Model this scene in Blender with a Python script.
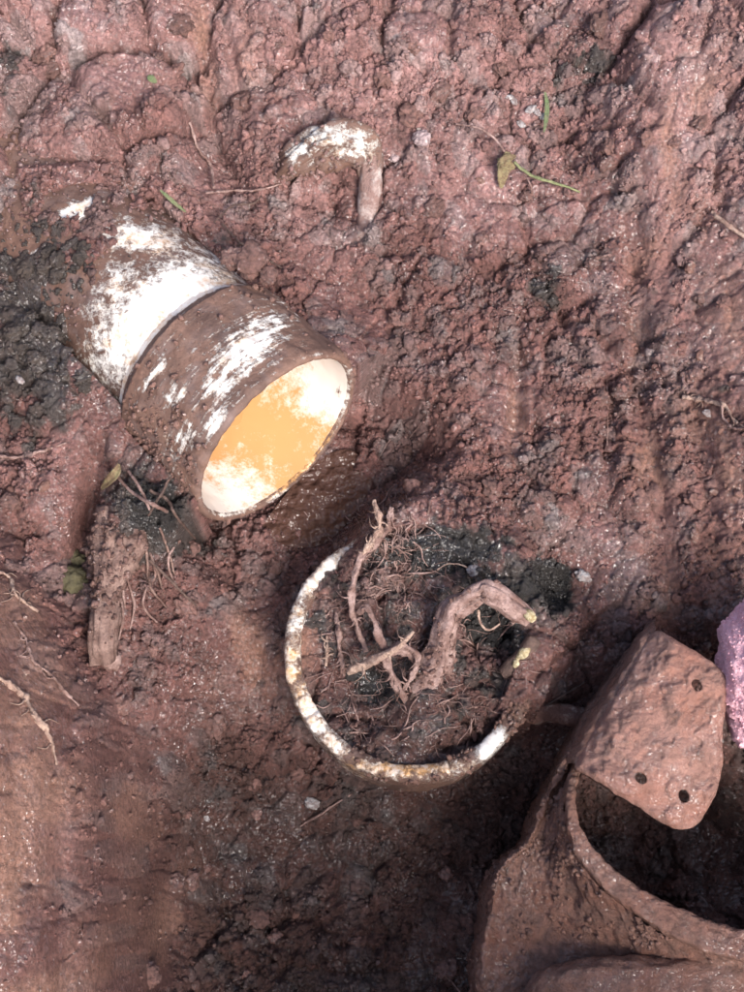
import bpy, math, random
import numpy as np
from mathutils import Vector

# ------------------------------------------------------------------ camera, world, sun, exposure
for o in list(bpy.data.objects):
    bpy.data.objects.remove(o, do_unlink=True)
scene = bpy.context.scene
COL = scene.collection
random.seed(7)
RNG = np.random.default_rng(11)

W0, H0 = 744.0, 992.0
DIST, TILT, HALF_V = 0.934, math.radians(15.0), math.radians(17.8)
CAM = np.array([0.0, -DIST*math.sin(TILT), DIST*math.cos(TILT)])
FWD = -CAM/np.linalg.norm(CAM)
RIGHT = np.array([1.0, 0, 0])
UP = np.cross(RIGHT, FWD)
TV = math.tan(HALF_V)

cam_data = bpy.data.cameras.new('camera')
cam_data.sensor_fit = 'VERTICAL'
cam_data.sensor_height = 24.0
cam_data.sensor_width = 18.0
cam_data.lens = 12.0/TV
cam_data.clip_start = 0.02
cam_data.clip_end = 100.0
cam = bpy.data.objects.new('camera', cam_data)
COL.objects.link(cam)
cam.location = CAM
cam.rotation_euler = (TILT, 0, 0)
scene.camera = cam

SUN_EL, SUN_AZ = math.radians(50), math.radians(147)     # azimuth clockwise from +Y
sun_dir = Vector((math.sin(SUN_AZ)*math.cos(SUN_EL), math.cos(SUN_AZ)*math.cos(SUN_EL), math.sin(SUN_EL)))
world = bpy.data.worlds.new('World')
scene.world = world
world.use_nodes = True
wn = world.node_tree
sky = wn.nodes.new('ShaderNodeTexSky')
sky.sky_type = 'NISHITA'
sky.sun_disc = False
sky.sun_elevation = SUN_EL
sky.sun_rotation = SUN_AZ
sky.dust_density = 4.0
sky.air_density = 0.8
sky.ozone_density = 0.6
wn.links.new(sky.outputs[0], wn.nodes['Background'].inputs[0])
wn.nodes['Background'].inputs[1].default_value = 0.125
sl = bpy.data.lights.new('sun', 'SUN')
sl.energy = 2.5
sl.angle = math.radians(26)
sl.color = (1.0, 0.94, 0.90)
so = bpy.data.objects.new('sun', sl)
COL.objects.link(so)
so.rotation_euler = sun_dir.to_track_quat('Z', 'Y').to_euler()
so.location = (0.6, -1.0, 2.0)
vs = scene.view_settings
vs.view_transform = 'Standard'
vs.look = 'None'
vs.gamma = 1.0
vs.use_curve_mapping = False
vs.exposure = 1.1

# ------------------------------------------------------------------ helpers
def P(u, v, z):
    """point at height z on the ray of photo pixel (u, v)"""
    d = FWD + RIGHT*((u-W0/2)/(H0/2)*TV) + UP*((H0/2-v)/(H0/2)*TV)
    t = (z-CAM[2])/d[2]
    return CAM + d*t

def project(p):
    q = p - CAM
    dep = q@FWD
    u = W0/2 + (q@RIGHT)/dep/TV*H0/2
    v = H0/2 - (q@UP)/dep/TV*H0/2
    return u, v, dep

def sstep(a, b, x):
    t = np.clip((x-a)/(b-a), 0, 1)
    return t*t*(3-2*t)

def hash2(ix, iy, seed):
    n = (ix.astype(np.int64)*374761393 + iy.astype(np.int64)*668265263 + seed*1442695041) & 0xffffffff
    n = ((n ^ (n >> 13))*1274126177) & 0xffffffff
    n = ((n ^ (n >> 15))*2246822519) & 0xffffffff
    n = n ^ (n >> 16)
    return (n & 0xffffff)/float(0x1000000)

def perlin(x, y, seed=0):
    x0 = np.floor(x); y0 = np.floor(y)
    fx = x-x0; fy = y-y0
    def g(dx, dy):
        a = hash2(x0+dx, y0+dy, seed)*6.2831853
        return np.cos(a)*(fx-dx) + np.sin(a)*(fy-dy)
    sx = fx*fx*fx*(fx*(fx*6-15)+10); sy = fy*fy*fy*(fy*(fy*6-15)+10)
    a = g(0, 0); b = g(1, 0); c = g(0, 1); d = g(1, 1)
    return ((a+(b-a)*sx) + ((c+(d-c)*sx)-(a+(b-a)*sx))*sy)*1.5

def fbm(x, y, seed, octaves=4, gain=0.5):
    s = 0; a = 1.0; f = 1.0; n = 0
    for i in range(octaves):
        s = s + a*perlin(x*f+i*17.3, y*f-i*9.1, seed+i)
        n += a; a *= gain; f *= 2.03
    return s/n

def worley(x, y, seed, tilt=False):
    x0 = np.floor(x); y0 = np.floor(y)
    f1 = np.full(x.shape, 9.0); f2 = np.full(x.shape, 9.0); cid = np.zeros(x.shape); ox = np.zeros(x.shape); oy = np.zeros(x.shape)
    for dx in (-1, 0, 1):
        for dy in (-1, 0, 1):
            jx = hash2(x0+dx, y0+dy, seed); jy = hash2(x0+dx, y0+dy, seed+77)
            d = np.hypot(x0+dx+jx-x, y0+dy+jy-y)
            cc = hash2(x0+dx, y0+dy, seed+191)
            closer = d < f1
            f2 = np.where(closer, f1, np.minimum(f2, d))
            cid = np.where(closer, cc, cid)
            if tilt:
                ox = np.where(closer, x-(x0+dx+jx), ox); oy = np.where(closer, y-(y0+dy+jy), oy)
            f1 = np.where(closer, d, f1)
    if tilt:
        return f1, f2, cid, ox, oy
    return f1, f2, cid

def blob(u, v, cu, cv, ru, rv, ang=0.0):
    a = math.radians(ang)
    du = u-cu; dv = v-cv
    p = (du*math.cos(a)+dv*math.sin(a))/ru
    q = (-du*math.sin(a)+dv*math.cos(a))/rv
    return np.exp(-(p*p+q*q))

def pwl(x, pts):
    return np.interp(x, [p[0] for p in pts], [p[1] for p in pts])

def make_mesh(name, verts, faces, cols=None, attrs=None, smooth=True, uv=None):
    verts = np.asarray(verts, np.float32); faces = np.asarray(faces, np.int32)
    k = faces.shape[1]
    me = bpy.data.meshes.new(name)
    me.vertices.add(len(verts)); me.vertices.foreach_set('co', verts.ravel())
    me.loops.add(faces.size); me.loops.foreach_set('vertex_index', faces.ravel())
    me.polygons.add(len(faces)); me.polygons.foreach_set('loop_start', np.arange(0, faces.size, k, dtype=np.int32))
    me.update(calc_edges=True)
    if smooth:
        me.polygons.foreach_set('use_smooth', np.ones(len(faces), bool))
    if cols is not None:
        a = me.attributes.new('Col', 'FLOAT_COLOR', 'POINT')
        c = np.ones((len(verts), 4), np.float32); c[:, :3] = cols
        a.data.foreach_set('color', c.ravel())
    for nm, arr in (attrs or {}).items():
        a = me.attributes.new(nm, 'FLOAT', 'POINT')
        a.data.foreach_set('value', np.asarray(arr, np.float32).ravel())
    if uv is not None:
        l = me.uv_layers.new(name='UVMap')
        l.data.foreach_set('uv', np.asarray(uv, np.float32)[faces.ravel()].ravel())
    me.validate()
    return me

def put(name, me, mat, parent=None, label=None, cat=None, group=None, kind=None, loc=None):
    o = bpy.data.objects.new(name, me)
    COL.objects.link(o)
    if me is not None and mat is not None and not me.materials:
        me.materials.append(mat)
    if parent is not None:
        o.parent = parent
    if loc is not None:
        o.location = loc
    for k, val in (('label', label), ('category', cat), ('group', group), ('kind', kind)):
        if val:
            o[k] = val
    return o

def grid_faces(nr, nc, close=False):
    r = np.arange(nr-1)[:, None]; c = np.arange(nc if close else nc-1)[None, :]
    c2 = (c+1) % nc
    f = np.stack([r*nc+c, r*nc+c2, (r+1)*nc+c2, (r+1)*nc+c], -1)
    return f.reshape(-1, 4)

def catmull(pts, n):
    pts = np.asarray(pts, float)
    p = np.vstack([2*pts[0]-pts[1], pts, 2*pts[-1]-pts[-2]])
    m = len(pts)-1
    t = np.linspace(0, m-1e-6, n)
    i = t.astype(int); f = (t-i)[:, None]
    a, b, c, d = p[i], p[i+1], p[i+2], p[i+3]
    return 0.5*((2*b)+(-a+c)*f+(2*a-5*b+4*c-d)*f*f+(-a+3*b-3*c+d)*f**3)

def tube_arrays(path, radii, n=60, m=10, rough=0.15, seed=0, rs=120.0, flat=1.0, wobble=1.0):
    """swept tapering tube with closed ends; path (k,3), radii (k)"""
    pr = np.hstack([np.asarray(path, float), np.asarray(radii, float)[:, None]])
    s = catmull(pr, n)
    c = s[:, :3]; r = np.maximum(s[:, 3], 1e-5)
    l0 = np.concatenate([[0], np.cumsum(np.linalg.norm(np.diff(c, axis=0), axis=1))])
    fq = float(np.clip(0.22/np.mean(r), 18, 260)); rs = fq*0.8
    wob = np.stack([fbm(l0*fq*0.6+k*31.7, l0*0+seed*1.3, 900+k+seed, 3) for k in range(3)], -1)
    c = c+wob*np.minimum(0.7*r, .0016)[:, None]*wobble
    r = r*(1+0.5*rough*fbm(l0*fq+3, l0*0+seed*2.1, 950+seed, 3)*2)
    t = np.gradient(c, axis=0); t /= np.linalg.norm(t, axis=1)[:, None]+1e-12
    nrm = np.cross(t, np.array([0.13, 0.21, 1.0])); nrm /= np.linalg.norm(nrm, axis=1)[:, None]+1e-12
    bn = np.cross(t, nrm)
    th = np.linspace(0, 2*math.pi, m, endpoint=False)
    ln = np.concatenate([[0], np.cumsum(np.linalg.norm(np.diff(c, axis=0), axis=1))])
    TH, LN = np.meshgrid(th, ln)
    k = 1+rough*(fbm(LN*rs+seed*3.1, np.cos(TH)*1.2+np.sin(TH)*0.7+5, seed, 3)*1.6+0.9*fbm(LN*rs*0.9+seed, np.cos(TH)*4.2+np.sin(TH)*3.3+9, seed+3, 4))
    rr = r[:, None]*k
    v = c[:, None]+nrm[:, None]*(np.cos(TH)*rr)[..., None]+bn[:, None]*(np.sin(TH)*rr*flat)[..., None]
    v = v.reshape(-1, 3)
    f = grid_faces(n, m, True)
    uv = np.stack([TH.ravel()*np.repeat(r, m), LN.ravel()], -1)
    # end caps: collapse rings to a centre vertex with degenerate-free fans (as quads of 3+1)
    v = np.vstack([v, c[0]-t[0]*r[0]*0.25, c[-1]+t[-1]*r[-1]*0.25])
    i0 = n*m; i1 = n*m+1
    uv = np.vstack([uv, uv[0], uv[-1]])
    tri = [(f[:, 0], f[:, 1], f[:, 2]), (f[:, 0], f[:, 2], f[:, 3])]
    tri = np.vstack([np.stack(x, -1) for x in tri])
    a = np.arange(m); b = (a+1) % m
    cap0 = np.stack([np.full(m, i0), b, a], -1)
    cap1 = np.stack([np.full(m, i1), (n-1)*m+a, (n-1)*m+b], -1)
    return v, np.vstack([tri, cap0, cap1]), uv

ICO = None
def ico(sub):
    t = (1+5**.5)/2
    v = [(-1, t, 0), (1, t, 0), (-1, -t, 0), (1, -t, 0), (0, -1, t), (0, 1, t), (0, -1, -t), (0, 1, -t), (t, 0, -1), (t, 0, 1), (-t, 0, -1), (-t, 0, 1)]
    f = [(0, 11, 5), (0, 5, 1), (0, 1, 7), (0, 7, 10), (0, 10, 11), (1, 5, 9), (5, 11, 4), (11, 10, 2), (10, 7, 6), (7, 1, 8), (3, 9, 4), (3, 4, 2), (3, 2, 6), (3, 6, 8), (3, 8, 9), (4, 9, 5), (2, 4, 11), (6, 2, 10), (8, 6, 7), (9, 8, 1)]
    v = [np.array(p, float)/np.linalg.norm(p) for p in v]
    for _ in range(sub):
        cache = {}; nf = []
        def mid(a, b):
            k = (min(a, b), max(a, b))
            if k not in cache:
                p = v[a]+v[b]; v.append(p/np.linalg.norm(p)); cache[k] = len(v)-1
            return cache[k]
        for a, b, c in f:
            x, y, z = mid(a, b), mid(b, c), mid(c, a)
            nf += [(a, x, z), (b, y, x), (c, z, y), (x, y, z)]
        f = nf
    return np.array(v), np.array(f)

# ------------------------------------------------------------------ materials
def new_mat(name):
    m = bpy.data.materials.new(name); m.use_nodes = True
    nt = m.node_tree
    return m, nt, nt.nodes, nt.links, nt.nodes['Principled BSDF']

def N(nodes, t, **kw):
    n = nodes.new(t)
    for k, v in kw.items():
        setattr(n, k, v)
    return n

def noise(nodes, links, vec, scale, detail=4, rough=0.6):
    n = nodes.new('ShaderNodeTexNoise'); n.inputs['Scale'].default_value = scale
    n.inputs['Detail'].default_value = detail; n.inputs['Roughness'].default_value = rough
    if vec is not None:
        links.new(vec, n.inputs['Vector'])
    return n

def maprange(nodes, links, val, a, b, c, d):
    n = nodes.new('ShaderNodeMapRange')
    links.new(val, n.inputs[0])
    for i, x in enumerate((a, b, c, d)):
        n.inputs[i+1].default_value = x
    return n.outputs[0]

def mixcol(nodes, links, fac, a, b, mode='MIX'):
    n = nodes.new('ShaderNodeMix'); n.data_type = 'RGBA'; n.blend_type = mode
    for sock, val in ((n.inputs[0], fac), (n.inputs[6], a), (n.inputs[7], b)):
        if isinstance(val, (int, float)):
            sock.default_value = val
        elif isinstance(val, tuple):
            sock.default_value = (*val, 1)
        else:
            links.new(val, sock)
    return n.outputs[2]

def math_node(nodes, links, op, a, b):
    n = nodes.new('ShaderNodeMath'); n.operation = op
    for s, val in ((n.inputs[0], a), (n.inputs[1], b)):
        if isinstance(val, (int, float)):
            s.default_value = val
        else:
            links.new(val, s)
    return n.outputs[0]

def wetfilm(nd, lk, bs, pos, weight, rough=0.14):
    """thin water film glistening on the mud, in patches"""
    nw = noise(nd, lk, pos, 38, 4, 0.65)
    aw = N(nd, 'ShaderNodeAttribute', attribute_name='wet')
    cwn = math_node(nd, lk, 'ADD', maprange(nd, lk, nw.outputs[0], 0.45, 0.60, 0, weight), aw.outputs['Fac'])
    cwn.node.use_clamp = True
    lk.new(cwn, bs.inputs['Coat Weight'])
    bs.inputs['Coat Roughness'].default_value = rough
    bs.inputs['Coat IOR'].default_value = 1.5
    nb = noise(nd, lk, pos, 240, 1.5, 0.5)
    cb = nd.new('ShaderNodeBump'); cb.inputs['Strength'].default_value = 1.0; cb.inputs['Distance'].default_value = 0.0055
    lk.new(nb.outputs[0], cb.inputs['Height']); lk.new(cb.outputs[0], bs.inputs['Coat Normal'])

def soil_material(name, attr=True, base=(0.13, 0.076, 0.067), wet=0.5, bump=0.85):
    m, nt, nd, lk, bs = new_mat(name)
    tc = N(nd, 'ShaderNodeTexCoord')
    geo = N(nd, 'ShaderNodeNewGeometry')
    pos = geo.outputs['Position']
    if attr:
        at = N(nd, 'ShaderNodeAttribute', attribute_name='Col'); c = at.outputs['Color']
    else:
        oi = N(nd, 'ShaderNodeObjectInfo')
        c = mixcol(nd, lk, oi.outputs['Random'], tuple(x*0.75 for x in base), tuple(x*1.3 for x in base))
    n1 = noise(nd, lk, pos, 420, 5, 0.7)
    f = maprange(nd, lk, n1.outputs[0], 0.32, 0.68, 0.5, 1.6)
    cc = nd.new('ShaderNodeVectorMath'); cc.operation = 'SCALE'
    lk.new(c, cc.inputs[0]); lk.new(f, cc.inputs[3])
    # pale mineral grains, partly painted stand-ins for wet glints
    v = N(nd, 'ShaderNodeTexVoronoi'); v.inputs['Scale'].default_value = 330; lk.new(pos, v.inputs['Vector'])
    hs = N(nd, 'ShaderNodeSeparateColor'); lk.new(v.outputs['Color'], hs.inputs[0])
    g1 = maprange(nd, lk, hs.outputs[0], 0.915, 0.93, 0, 1)
    g2 = maprange(nd, lk, v.outputs['Distance'], 0.16, 0.28, 1, 0)
    gm = math_node(nd, lk, 'MULTIPLY', g1, g2)
    gm = math_node(nd, lk, 'MULTIPLY', gm, 0.5)
    col = mixcol(nd, lk, gm, cc.outputs[0], (0.42, 0.36, 0.36))
    lk.new(col, bs.inputs['Base Color'])
    n2 = noise(nd, lk, pos, 160, 4, 0.65)
    r = maprange(nd, lk, n2.outputs[0], 0.35, 0.68, 0.55-0.60*wet, 0.95-0.5*wet)
    aw = N(nd, 'ShaderNodeAttribute', attribute_name='wet')
    r = math_node(nd, lk, 'MULTIPLY', r, maprange(nd, lk, aw.outputs['Fac'], 0, 1, 1.0, 0.22))
    lk.new(r, bs.inputs['Roughness'])
    bs.inputs['Specular IOR Level'].default_value = 0.5
    n3 = noise(nd, lk, pos, 900, 6, 0.72)
    b = nd.new('ShaderNodeBump'); b.inputs['Strength'].default_value = bump; b.inputs['Distance'].default_value = 0.0022
    wetfilm(nd, lk, bs, pos, 0.8)
    lk.new(n3.outputs[0], b.inputs['Height']); lk.new(b.outputs[0], bs.inputs['Normal'])
    return m

MAT_SOIL = soil_material('wet_clay_soil')
MAT_CLOD = soil_material('soil_clod_clay', attr=False, base=(0.155, 0.083, 0.07))
MAT_CLOD_D = soil_material('soil_clod_humus', attr=False, base=(0.05, 0.038, 0.032))

def pvc_mud_material(name, mud=(0.135, 0.075, 0.055), streak=False):
    """white plastic under mud: attribute 'mud' (0 clean .. 1 caked), attribute 'rust' (iron stain)"""
    m, nt, nd, lk, bs = new_mat(name)
    geo = N(nd, 'ShaderNodeNewGeometry'); pos = geo.outputs['Position']
    am = N(nd, 'ShaderNodeAttribute', attribute_name='mud'); ar = N(nd, 'ShaderNodeAttribute', attribute_name='rust')
    n1 = noise(nd, lk, pos, 170, 6, 0.7)
    s = math_node(nd, lk, 'ADD', am.outputs['Fac'], maprange(nd, lk, n1.outputs[0], 0.25, 0.75, -0.55, 0.55))
    if streak:
        uv = N(nd, 'ShaderNodeUVMap'); mp = N(nd, 'ShaderNodeMapping'); mp.inputs['Scale'].default_value = (35, 330, 1)
        lk.new(uv.outputs[0], mp.inputs[0])
        n5 = noise(nd, lk, mp.outputs[0], 1.0, 4, 0.6)
        s = math_node(nd, lk, 'ADD', s, maprange(nd, lk, n5.outputs[0], 0.3, 0.7, -0.4, 0.4))
    n6 = noise(nd, lk, pos, 480, 5, 0.75)
    s = math_node(nd, lk, 'ADD', s, maprange(nd, lk, n6.outputs[0], 0.3, 0.7, -0.22, 0.22))
    fac = maprange(nd, lk, s, 0.36, 0.78, 0, 1)
    n2 = noise(nd, lk, pos, 90, 5, 0.65)
    rs = math_node(nd, lk, 'ADD', ar.outputs['Fac'], maprange(nd, lk, n2.outputs[0], 0.3, 0.7, -0.5, 0.5))
    rf = maprange(nd, lk, math_node(nd, lk, 'ADD', rs, maprange(nd, lk, n6.outputs[0], 0.3, 0.7, -0.35, 0.35)), 0.1, 0.95, 0, 1)
    white = mixcol(nd, lk, rf, (0.78, 0.75, 0.70), (0.54, 0.30, 0.125))
    n3 = noise(nd, lk, pos, 260, 5, 0.7)
    mudc = mixcol(nd, lk, maprange(nd, lk, n3.outputs[0], 0.3, 0.7, 0, 1), tuple(x*0.75 for x in mud), tuple(x*1.35 for x in mud))
    n7 = noise(nd, lk, pos, 42, 4, 0.6)
    mudc = mixcol(nd, lk, maprange(nd, lk, n7.outputs[0], 0.48, 0.66, 0, 0.75), mudc, (mud[0]*.55, mud[1]*.56, mud[2]*.6))
    n8 = noise(nd, lk, pos, 55, 4, 0.6)
    mudc = mixcol(nd, lk, maprange(nd, lk, n8.outputs[0], 0.5, 0.68, 0, 0.6), mudc, (0.17, 0.125, 0.118))
    lk.new(mixcol(nd, lk, fac, white, mudc), bs.inputs['Base Color'])
    lk.new(maprange(nd, lk, fac, 0, 1, 0.38, 0.62), bs.inputs['Roughness'])
    b = nd.new('ShaderNodeBump'); b.inputs['Strength'].default_value = 0.7; b.inputs['Distance'].default_value = 0.0015
    n4 = noise(nd, lk, pos, 600, 5, 0.7)
    h = math_node(nd, lk, 'MULTIPLY', fac, maprange(nd, lk, n4.outputs[0], 0, 1, 0.6, 1.4))
    lk.new(h, b.inputs['Height']); lk.new(b.outputs[0], bs.inputs['Normal'])
    return m

MAT_PIPE = pvc_mud_material('muddy_white_plastic')
MAT_COLLAR = pvc_mud_material('muddy_scraped_white_plastic', mud=(0.16, 0.092, 0.068), streak=True)

def mud_material(name, base, wet=0.6, scale=180):
    m, nt, nd, lk, bs = new_mat(name)
    geo = N(nd, 'ShaderNodeNewGeometry'); pos = geo.outputs['Position']
    n1 = noise(nd, lk, pos, scale, 6, 0.7)
    c = mixcol(nd, lk, maprange(nd, lk, n1.outputs[0], 0.3, 0.7, 0, 1), tuple(x*0.5 for x in base), tuple(x*1.4 for x in base))
    n5 = noise(nd, lk, pos, 45, 3, 0.5)
    c = mixcol(nd, lk, maprange(nd, lk, n5.outputs[0], 0.45, 0.7, 0, 0.6), c, (base[0]*0.95, base[1]*0.72, base[2]*0.6))
    lk.new(c, bs.inputs['Base Color'])
    n2 = noise(nd, lk, pos, 140, 4, 0.6)
    lk.new(maprange(nd, lk, n2.outputs[0], 0.35, 0.65, 0.55-0.4*wet, 0.85-0.35*wet), bs.inputs['Roughness'])
    wetfilm(nd, lk, bs, pos, wet)
    n3 = noise(nd, lk, pos, 380, 6, 0.72)
    b = nd.new('ShaderNodeBump'); b.inputs['Strength'].default_value = 1.0; b.inputs['Distance'].default_value = 0.003
    lk.new(n3.outputs[0], b.inputs['Height']); lk.new(b.outputs[0], bs.inputs['Normal'])
    return m

MAT_FIT = mud_material('mud_coated_fitting', (0.235, 0.128, 0.098), 0.8)
MAT_FLAP = mud_material('mud_smeared_flap', (0.33, 0.185, 0.15), 1.0, 90)

def root_material(name, light, dark, thr=0.5, scale=150, gloss=0.5):
    m, nt, nd, lk, bs = new_mat(name)
    geo = N(nd, 'ShaderNodeNewGeometry'); pos = geo.outputs['Position']
    n1 = noise(nd, lk, pos, scale, 5, 0.7)
    c = mixcol(nd, lk, maprange(nd, lk, n1.outputs[0], thr-0.12, thr+0.12, 0, 1), light, dark)
    n4 = noise(nd, lk, pos, 520, 5, 0.75)
    c = mixcol(nd, lk, maprange(nd, lk, n4.outputs[0], 0.48, 0.64, 0, 0.6), c, tuple(0.65*x for x in dark))
    lk.new(c, bs.inputs['Base Color']); bs.inputs['Roughness'].default_value = gloss
    n3 = noise(nd, lk, pos, 700, 4, 0.7)
    b = nd.new('ShaderNodeBump'); b.inputs['Strength'].default_value = 0.9; b.inputs['Distance'].default_value = 0.0016
    lk.new(n3.outputs[0], b.inputs['Height']); lk.new(b.outputs[0], bs.inputs['Normal'])
    return m

MAT_ROOT = root_material('muddy_root', (0.42, 0.29, 0.26), (0.17, 0.095, 0.077), .48, 100)
MAT_ROOT_PALE = root_material('pale_root', (0.46, 0.33, 0.26), (0.24, 0.145, 0.115), .52, 130)
MAT_ROOT_DARK = root_material('dark_root', (0.16, 0.10, 0.08), (0.06, 0.037, 0.03))
MAT_STUMP = root_material('peeled_root', (0.31, 0.205, 0.17), (0.14, 0.08, 0.064), 0.47, 90)
MAT_CUT = root_material('fresh_cut_root', (0.62, 0.55, 0.36), (0.30, 0.22, 0.10), 0.5, 260)
MAT_FLECK = root_material('whitened_hook', (0.80, 0.78, 0.76), (0.2, 0.115, 0.095), 0.52, 170)
MAT_STUB = root_material('white_flecked_stub', (0.6, 0.52, 0.46), (0.17, 0.085, 0.065), 0.37, 120)
MAT_YELLOW = root_material('yellowed_leaf', (0.27, 0.235, 0.115), (0.17, 0.11, 0.06), 0.48, 260)
MAT_GREEN = root_material('green_blade', (0.12, 0.17, 0.07), (0.17, 0.15, 0.09), 0.55, 300)
MAT_MOSS = root_material('olive_pebble', (0.115, 0.10, 0.05), (0.08, 0.07, 0.035), 0.5, 200)
MAT_WHITE = root_material('white_chip', (0.52, 0.52, 0.52), (0.22, 0.17, 0.16), 0.47, 300)
MAT_PINK = root_material('painted_sunlit_pink', (0.95, 0.58, 0.64), (0.86, 0.45, 0.52), 0.55, 300, 0.95)  # sunlight on the edge lump is painted into this colour

def water_material(name, col, rough=0.06, wave=0.1):
    m, nt, nd, lk, bs = new_mat(name)
    geo = N(nd, 'ShaderNodeNewGeometry'); pos = geo.outputs['Position']
    n1 = noise(nd, lk, pos, 28, 3, 0.5)
    lk.new(mixcol(nd, lk, n1.outputs[0], tuple(x*0.75 for x in col), tuple(x*1.25 for x in col)), bs.inputs['Base Color'])
    bs.inputs['Roughness'].default_value = rough
    bs.inputs['IOR'].default_value = 1.33
    n3 = noise(nd, lk, pos, 80, 2.5, 0.55)
    b = nd.new('ShaderNodeBump'); b.inputs['Strength'].default_value = wave; b.inputs['Distance'].default_value = 0.014
    lk.new(n3.outputs[0], b.inputs['Height']); lk.new(b.outputs[0], bs.inputs['Normal'])
    return m
MAT_WATER = water_material('turbid_orange_water', (0.47, 0.26, 0.108), 0.10)
MAT_PUDDLE = water_material('turbid_brown_water', (0.085, 0.045, 0.034), 0.03, 0.9)

# ------------------------------------------------------------------ pipe frames (needed by the terrain)
OPEN_C = P(279, 440, 0.018)                         # centre of the horizontal pipe's mouth
AX_IN = 0.685*RIGHT - 0.625*UP - 0.375*FWD            # out of the mouth, seen through the camera
AX = AX_IN/np.linalg.norm(AX_IN)
PIPE_R, COLLAR_R, COLLAR_L, PIPE_L = 0.0578, 0.0635, 0.070, 0.33
RING_C = P(411, 649, 0.004)
RING_AX = np.array([-0.01, -0.01, 1.0]); RING_AX /= np.linalg.norm(RING_AX)
RING_R = 0.0755

# ------------------------------------------------------------------ ground
def base_height(u, v):
    h = 0.0*u
    h = h + 0.045*sstep(300, -40, v)*(0.6+0.4*sstep(200, 500, np.abs(u-330)))
    h = h + 0.045*sstep(560, 800, u)*sstep(700, 430, v)
    h = h + 0.012*sstep(560, 660, u)*sstep(330, 60, v)
    ub = pwl(v, [(380, -90), (470, -40), (540, 20), (640, 75), (720, 118), (820, 135), (992, 150), (1200, 160)])
    d = ub-u
    h = h + 0.105*sstep(-30, 150, d)*sstep(440, 640, v)
    h = h + 0.018*sstep(-10, 40, d)*sstep(440, 640, v)
    h = h - 0.080*sstep(600, 880, v)*sstep(90, 230, u)
    h = h - 0.020*sstep(480, 640, v)*sstep(90, 200, u)*sstep(720, 560, u)
    # hollow in front of the pipe mouth
    h = h - 0.040*blob(u, v, 318, 488, 75, 52, -42)
    h = h - 0.014*blob(u, v, 250, 640, 52, 85, 8)
    # bank left of the horizontal pipe and lumps at the top left
    h = h + 0.022*blob(u, v, 60, 330, 120, 150, 0)
    h = h + 0.016*blob(u, v, 85, 115, 75, 65, 20) + 0.012*blob(u, v, 60, 25, 90, 40, 0) + 0.01*blob(u, v, 150, 150, 40, 40)
    h = h + 0.012*blob(u, v, 420, 20, 80, 60, 0) + 0.014*blob(u, v, 640, 130, 35, 85, -8)
    h = h - 0.020*blob(u, v, 225, 170, 30, 60, -25) - 0.016*blob(u, v, 330, 200, 45, 25)
    # right-hand side of the horizontal pipe
    h = h - 0.014*blob(u, v, 330, 300, 90, 60, 35)
    # left of the stump: a crevice
    h = h - 0.030*blob(u, v, 88, 525, 12, 60, 12) + 0.016*blob(u, v, 115, 530, 24, 60, 8)
    h = h + 0.012*blob(u, v, 40, 490, 60, 40) + 0.016*blob(u, v, 158, 512, 34, 30)
    # above the standing pipe
    h = h + 0.034*blob(u, v, 382, 522, 30, 30) - 0.020*blob(u, v, 440, 562, 45, 22) - 0.024*blob(u, v, 547, 592, 24, 30)
    h = h + 0.008*blob(u, v, 590, 640, 60, 50)
    # gouges (bucket teeth marks) running down the far bank
    for gu, gv, gw, gl, ga, dep in ((517, 400, 9, 60, 2, .011), (608, 420, 8, 70, 0, .008), (660, 520, 16, 110, -6, .010), (700, 450, 18, 120, -8, .012), (640, 330, 12, 100, -5, .008), (208, 50, 8, 60, -4, .009), (232, 60, 6, 50, -14, .008)):
        h = h - dep*blob(u, v, gu, gv, gw, gl, ga)
    for gu, gv, gw, gl, ga, dep in ((20, 760, 16, 120, -4, .006), (62, 900, 12, 130, -2, .008), (118, 880, 12, 120, -2, .008), (160, 920, 14, 100, -3, .008)):
        h = h - dep*blob(u, v, gu, gv, gw, gl, ga)
    # cavity under the broken fitting
    h = h - 0.055*blob(u, v, 690, 830, 95, 75) - 0.045*blob(u, v, 680, 725, 50, 60)
    return h

STEP = 0.0008
def axis_coords(a, b, n_out=58, g=1.125):
    c = np.arange(a, b+STEP/2, STEP)
    grow = np.cumsum(STEP*g**np.arange(1, n_out+1))
    return np.concatenate([(a-grow)[::-1], c, b+grow])
xs = axis_coords(-0.272, 0.272); ys = axis_coords(-0.315, 0.372)
X, Y = np.meshgrid(xs, ys)
Z = np.zeros_like(X)
inframe = sstep(0.42, 0.30, np.abs(X))*sstep(-0.46, -0.33, Y)*sstep(0.55, 0.40, Y)
for it in range(4):
    Uu, Vv, _ = project(np.stack([X, Y, Z], -1))
    uc = np.clip(Uu, -120, 864); vc = np.clip(Vv, -120, 1100)
    Z = 0.5*Z + 0.5*base_height(uc, vc) if it else base_height(uc, vc)
# the rest of the trench, out of frame: near bank with a hump added to shade the floor, lower banks round about
far = np.clip(np.hypot(X, Y)-0.5, 0, None)
Z = Z + (0.18+0.34*sstep(-0.03, 0.09, X)*sstep(0.35, 0.25, X))*sstep(-0.325, -0.50, Y + 0.04*perlin(X*5, Y*2, 3)) + 0.16*sstep(0.36, 0.70, X) + 0.20*sstep(-0.30, -0.62, X) + 0.10*sstep(0.40, 0.8, Y)
U, V = Uu, Vv
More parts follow.
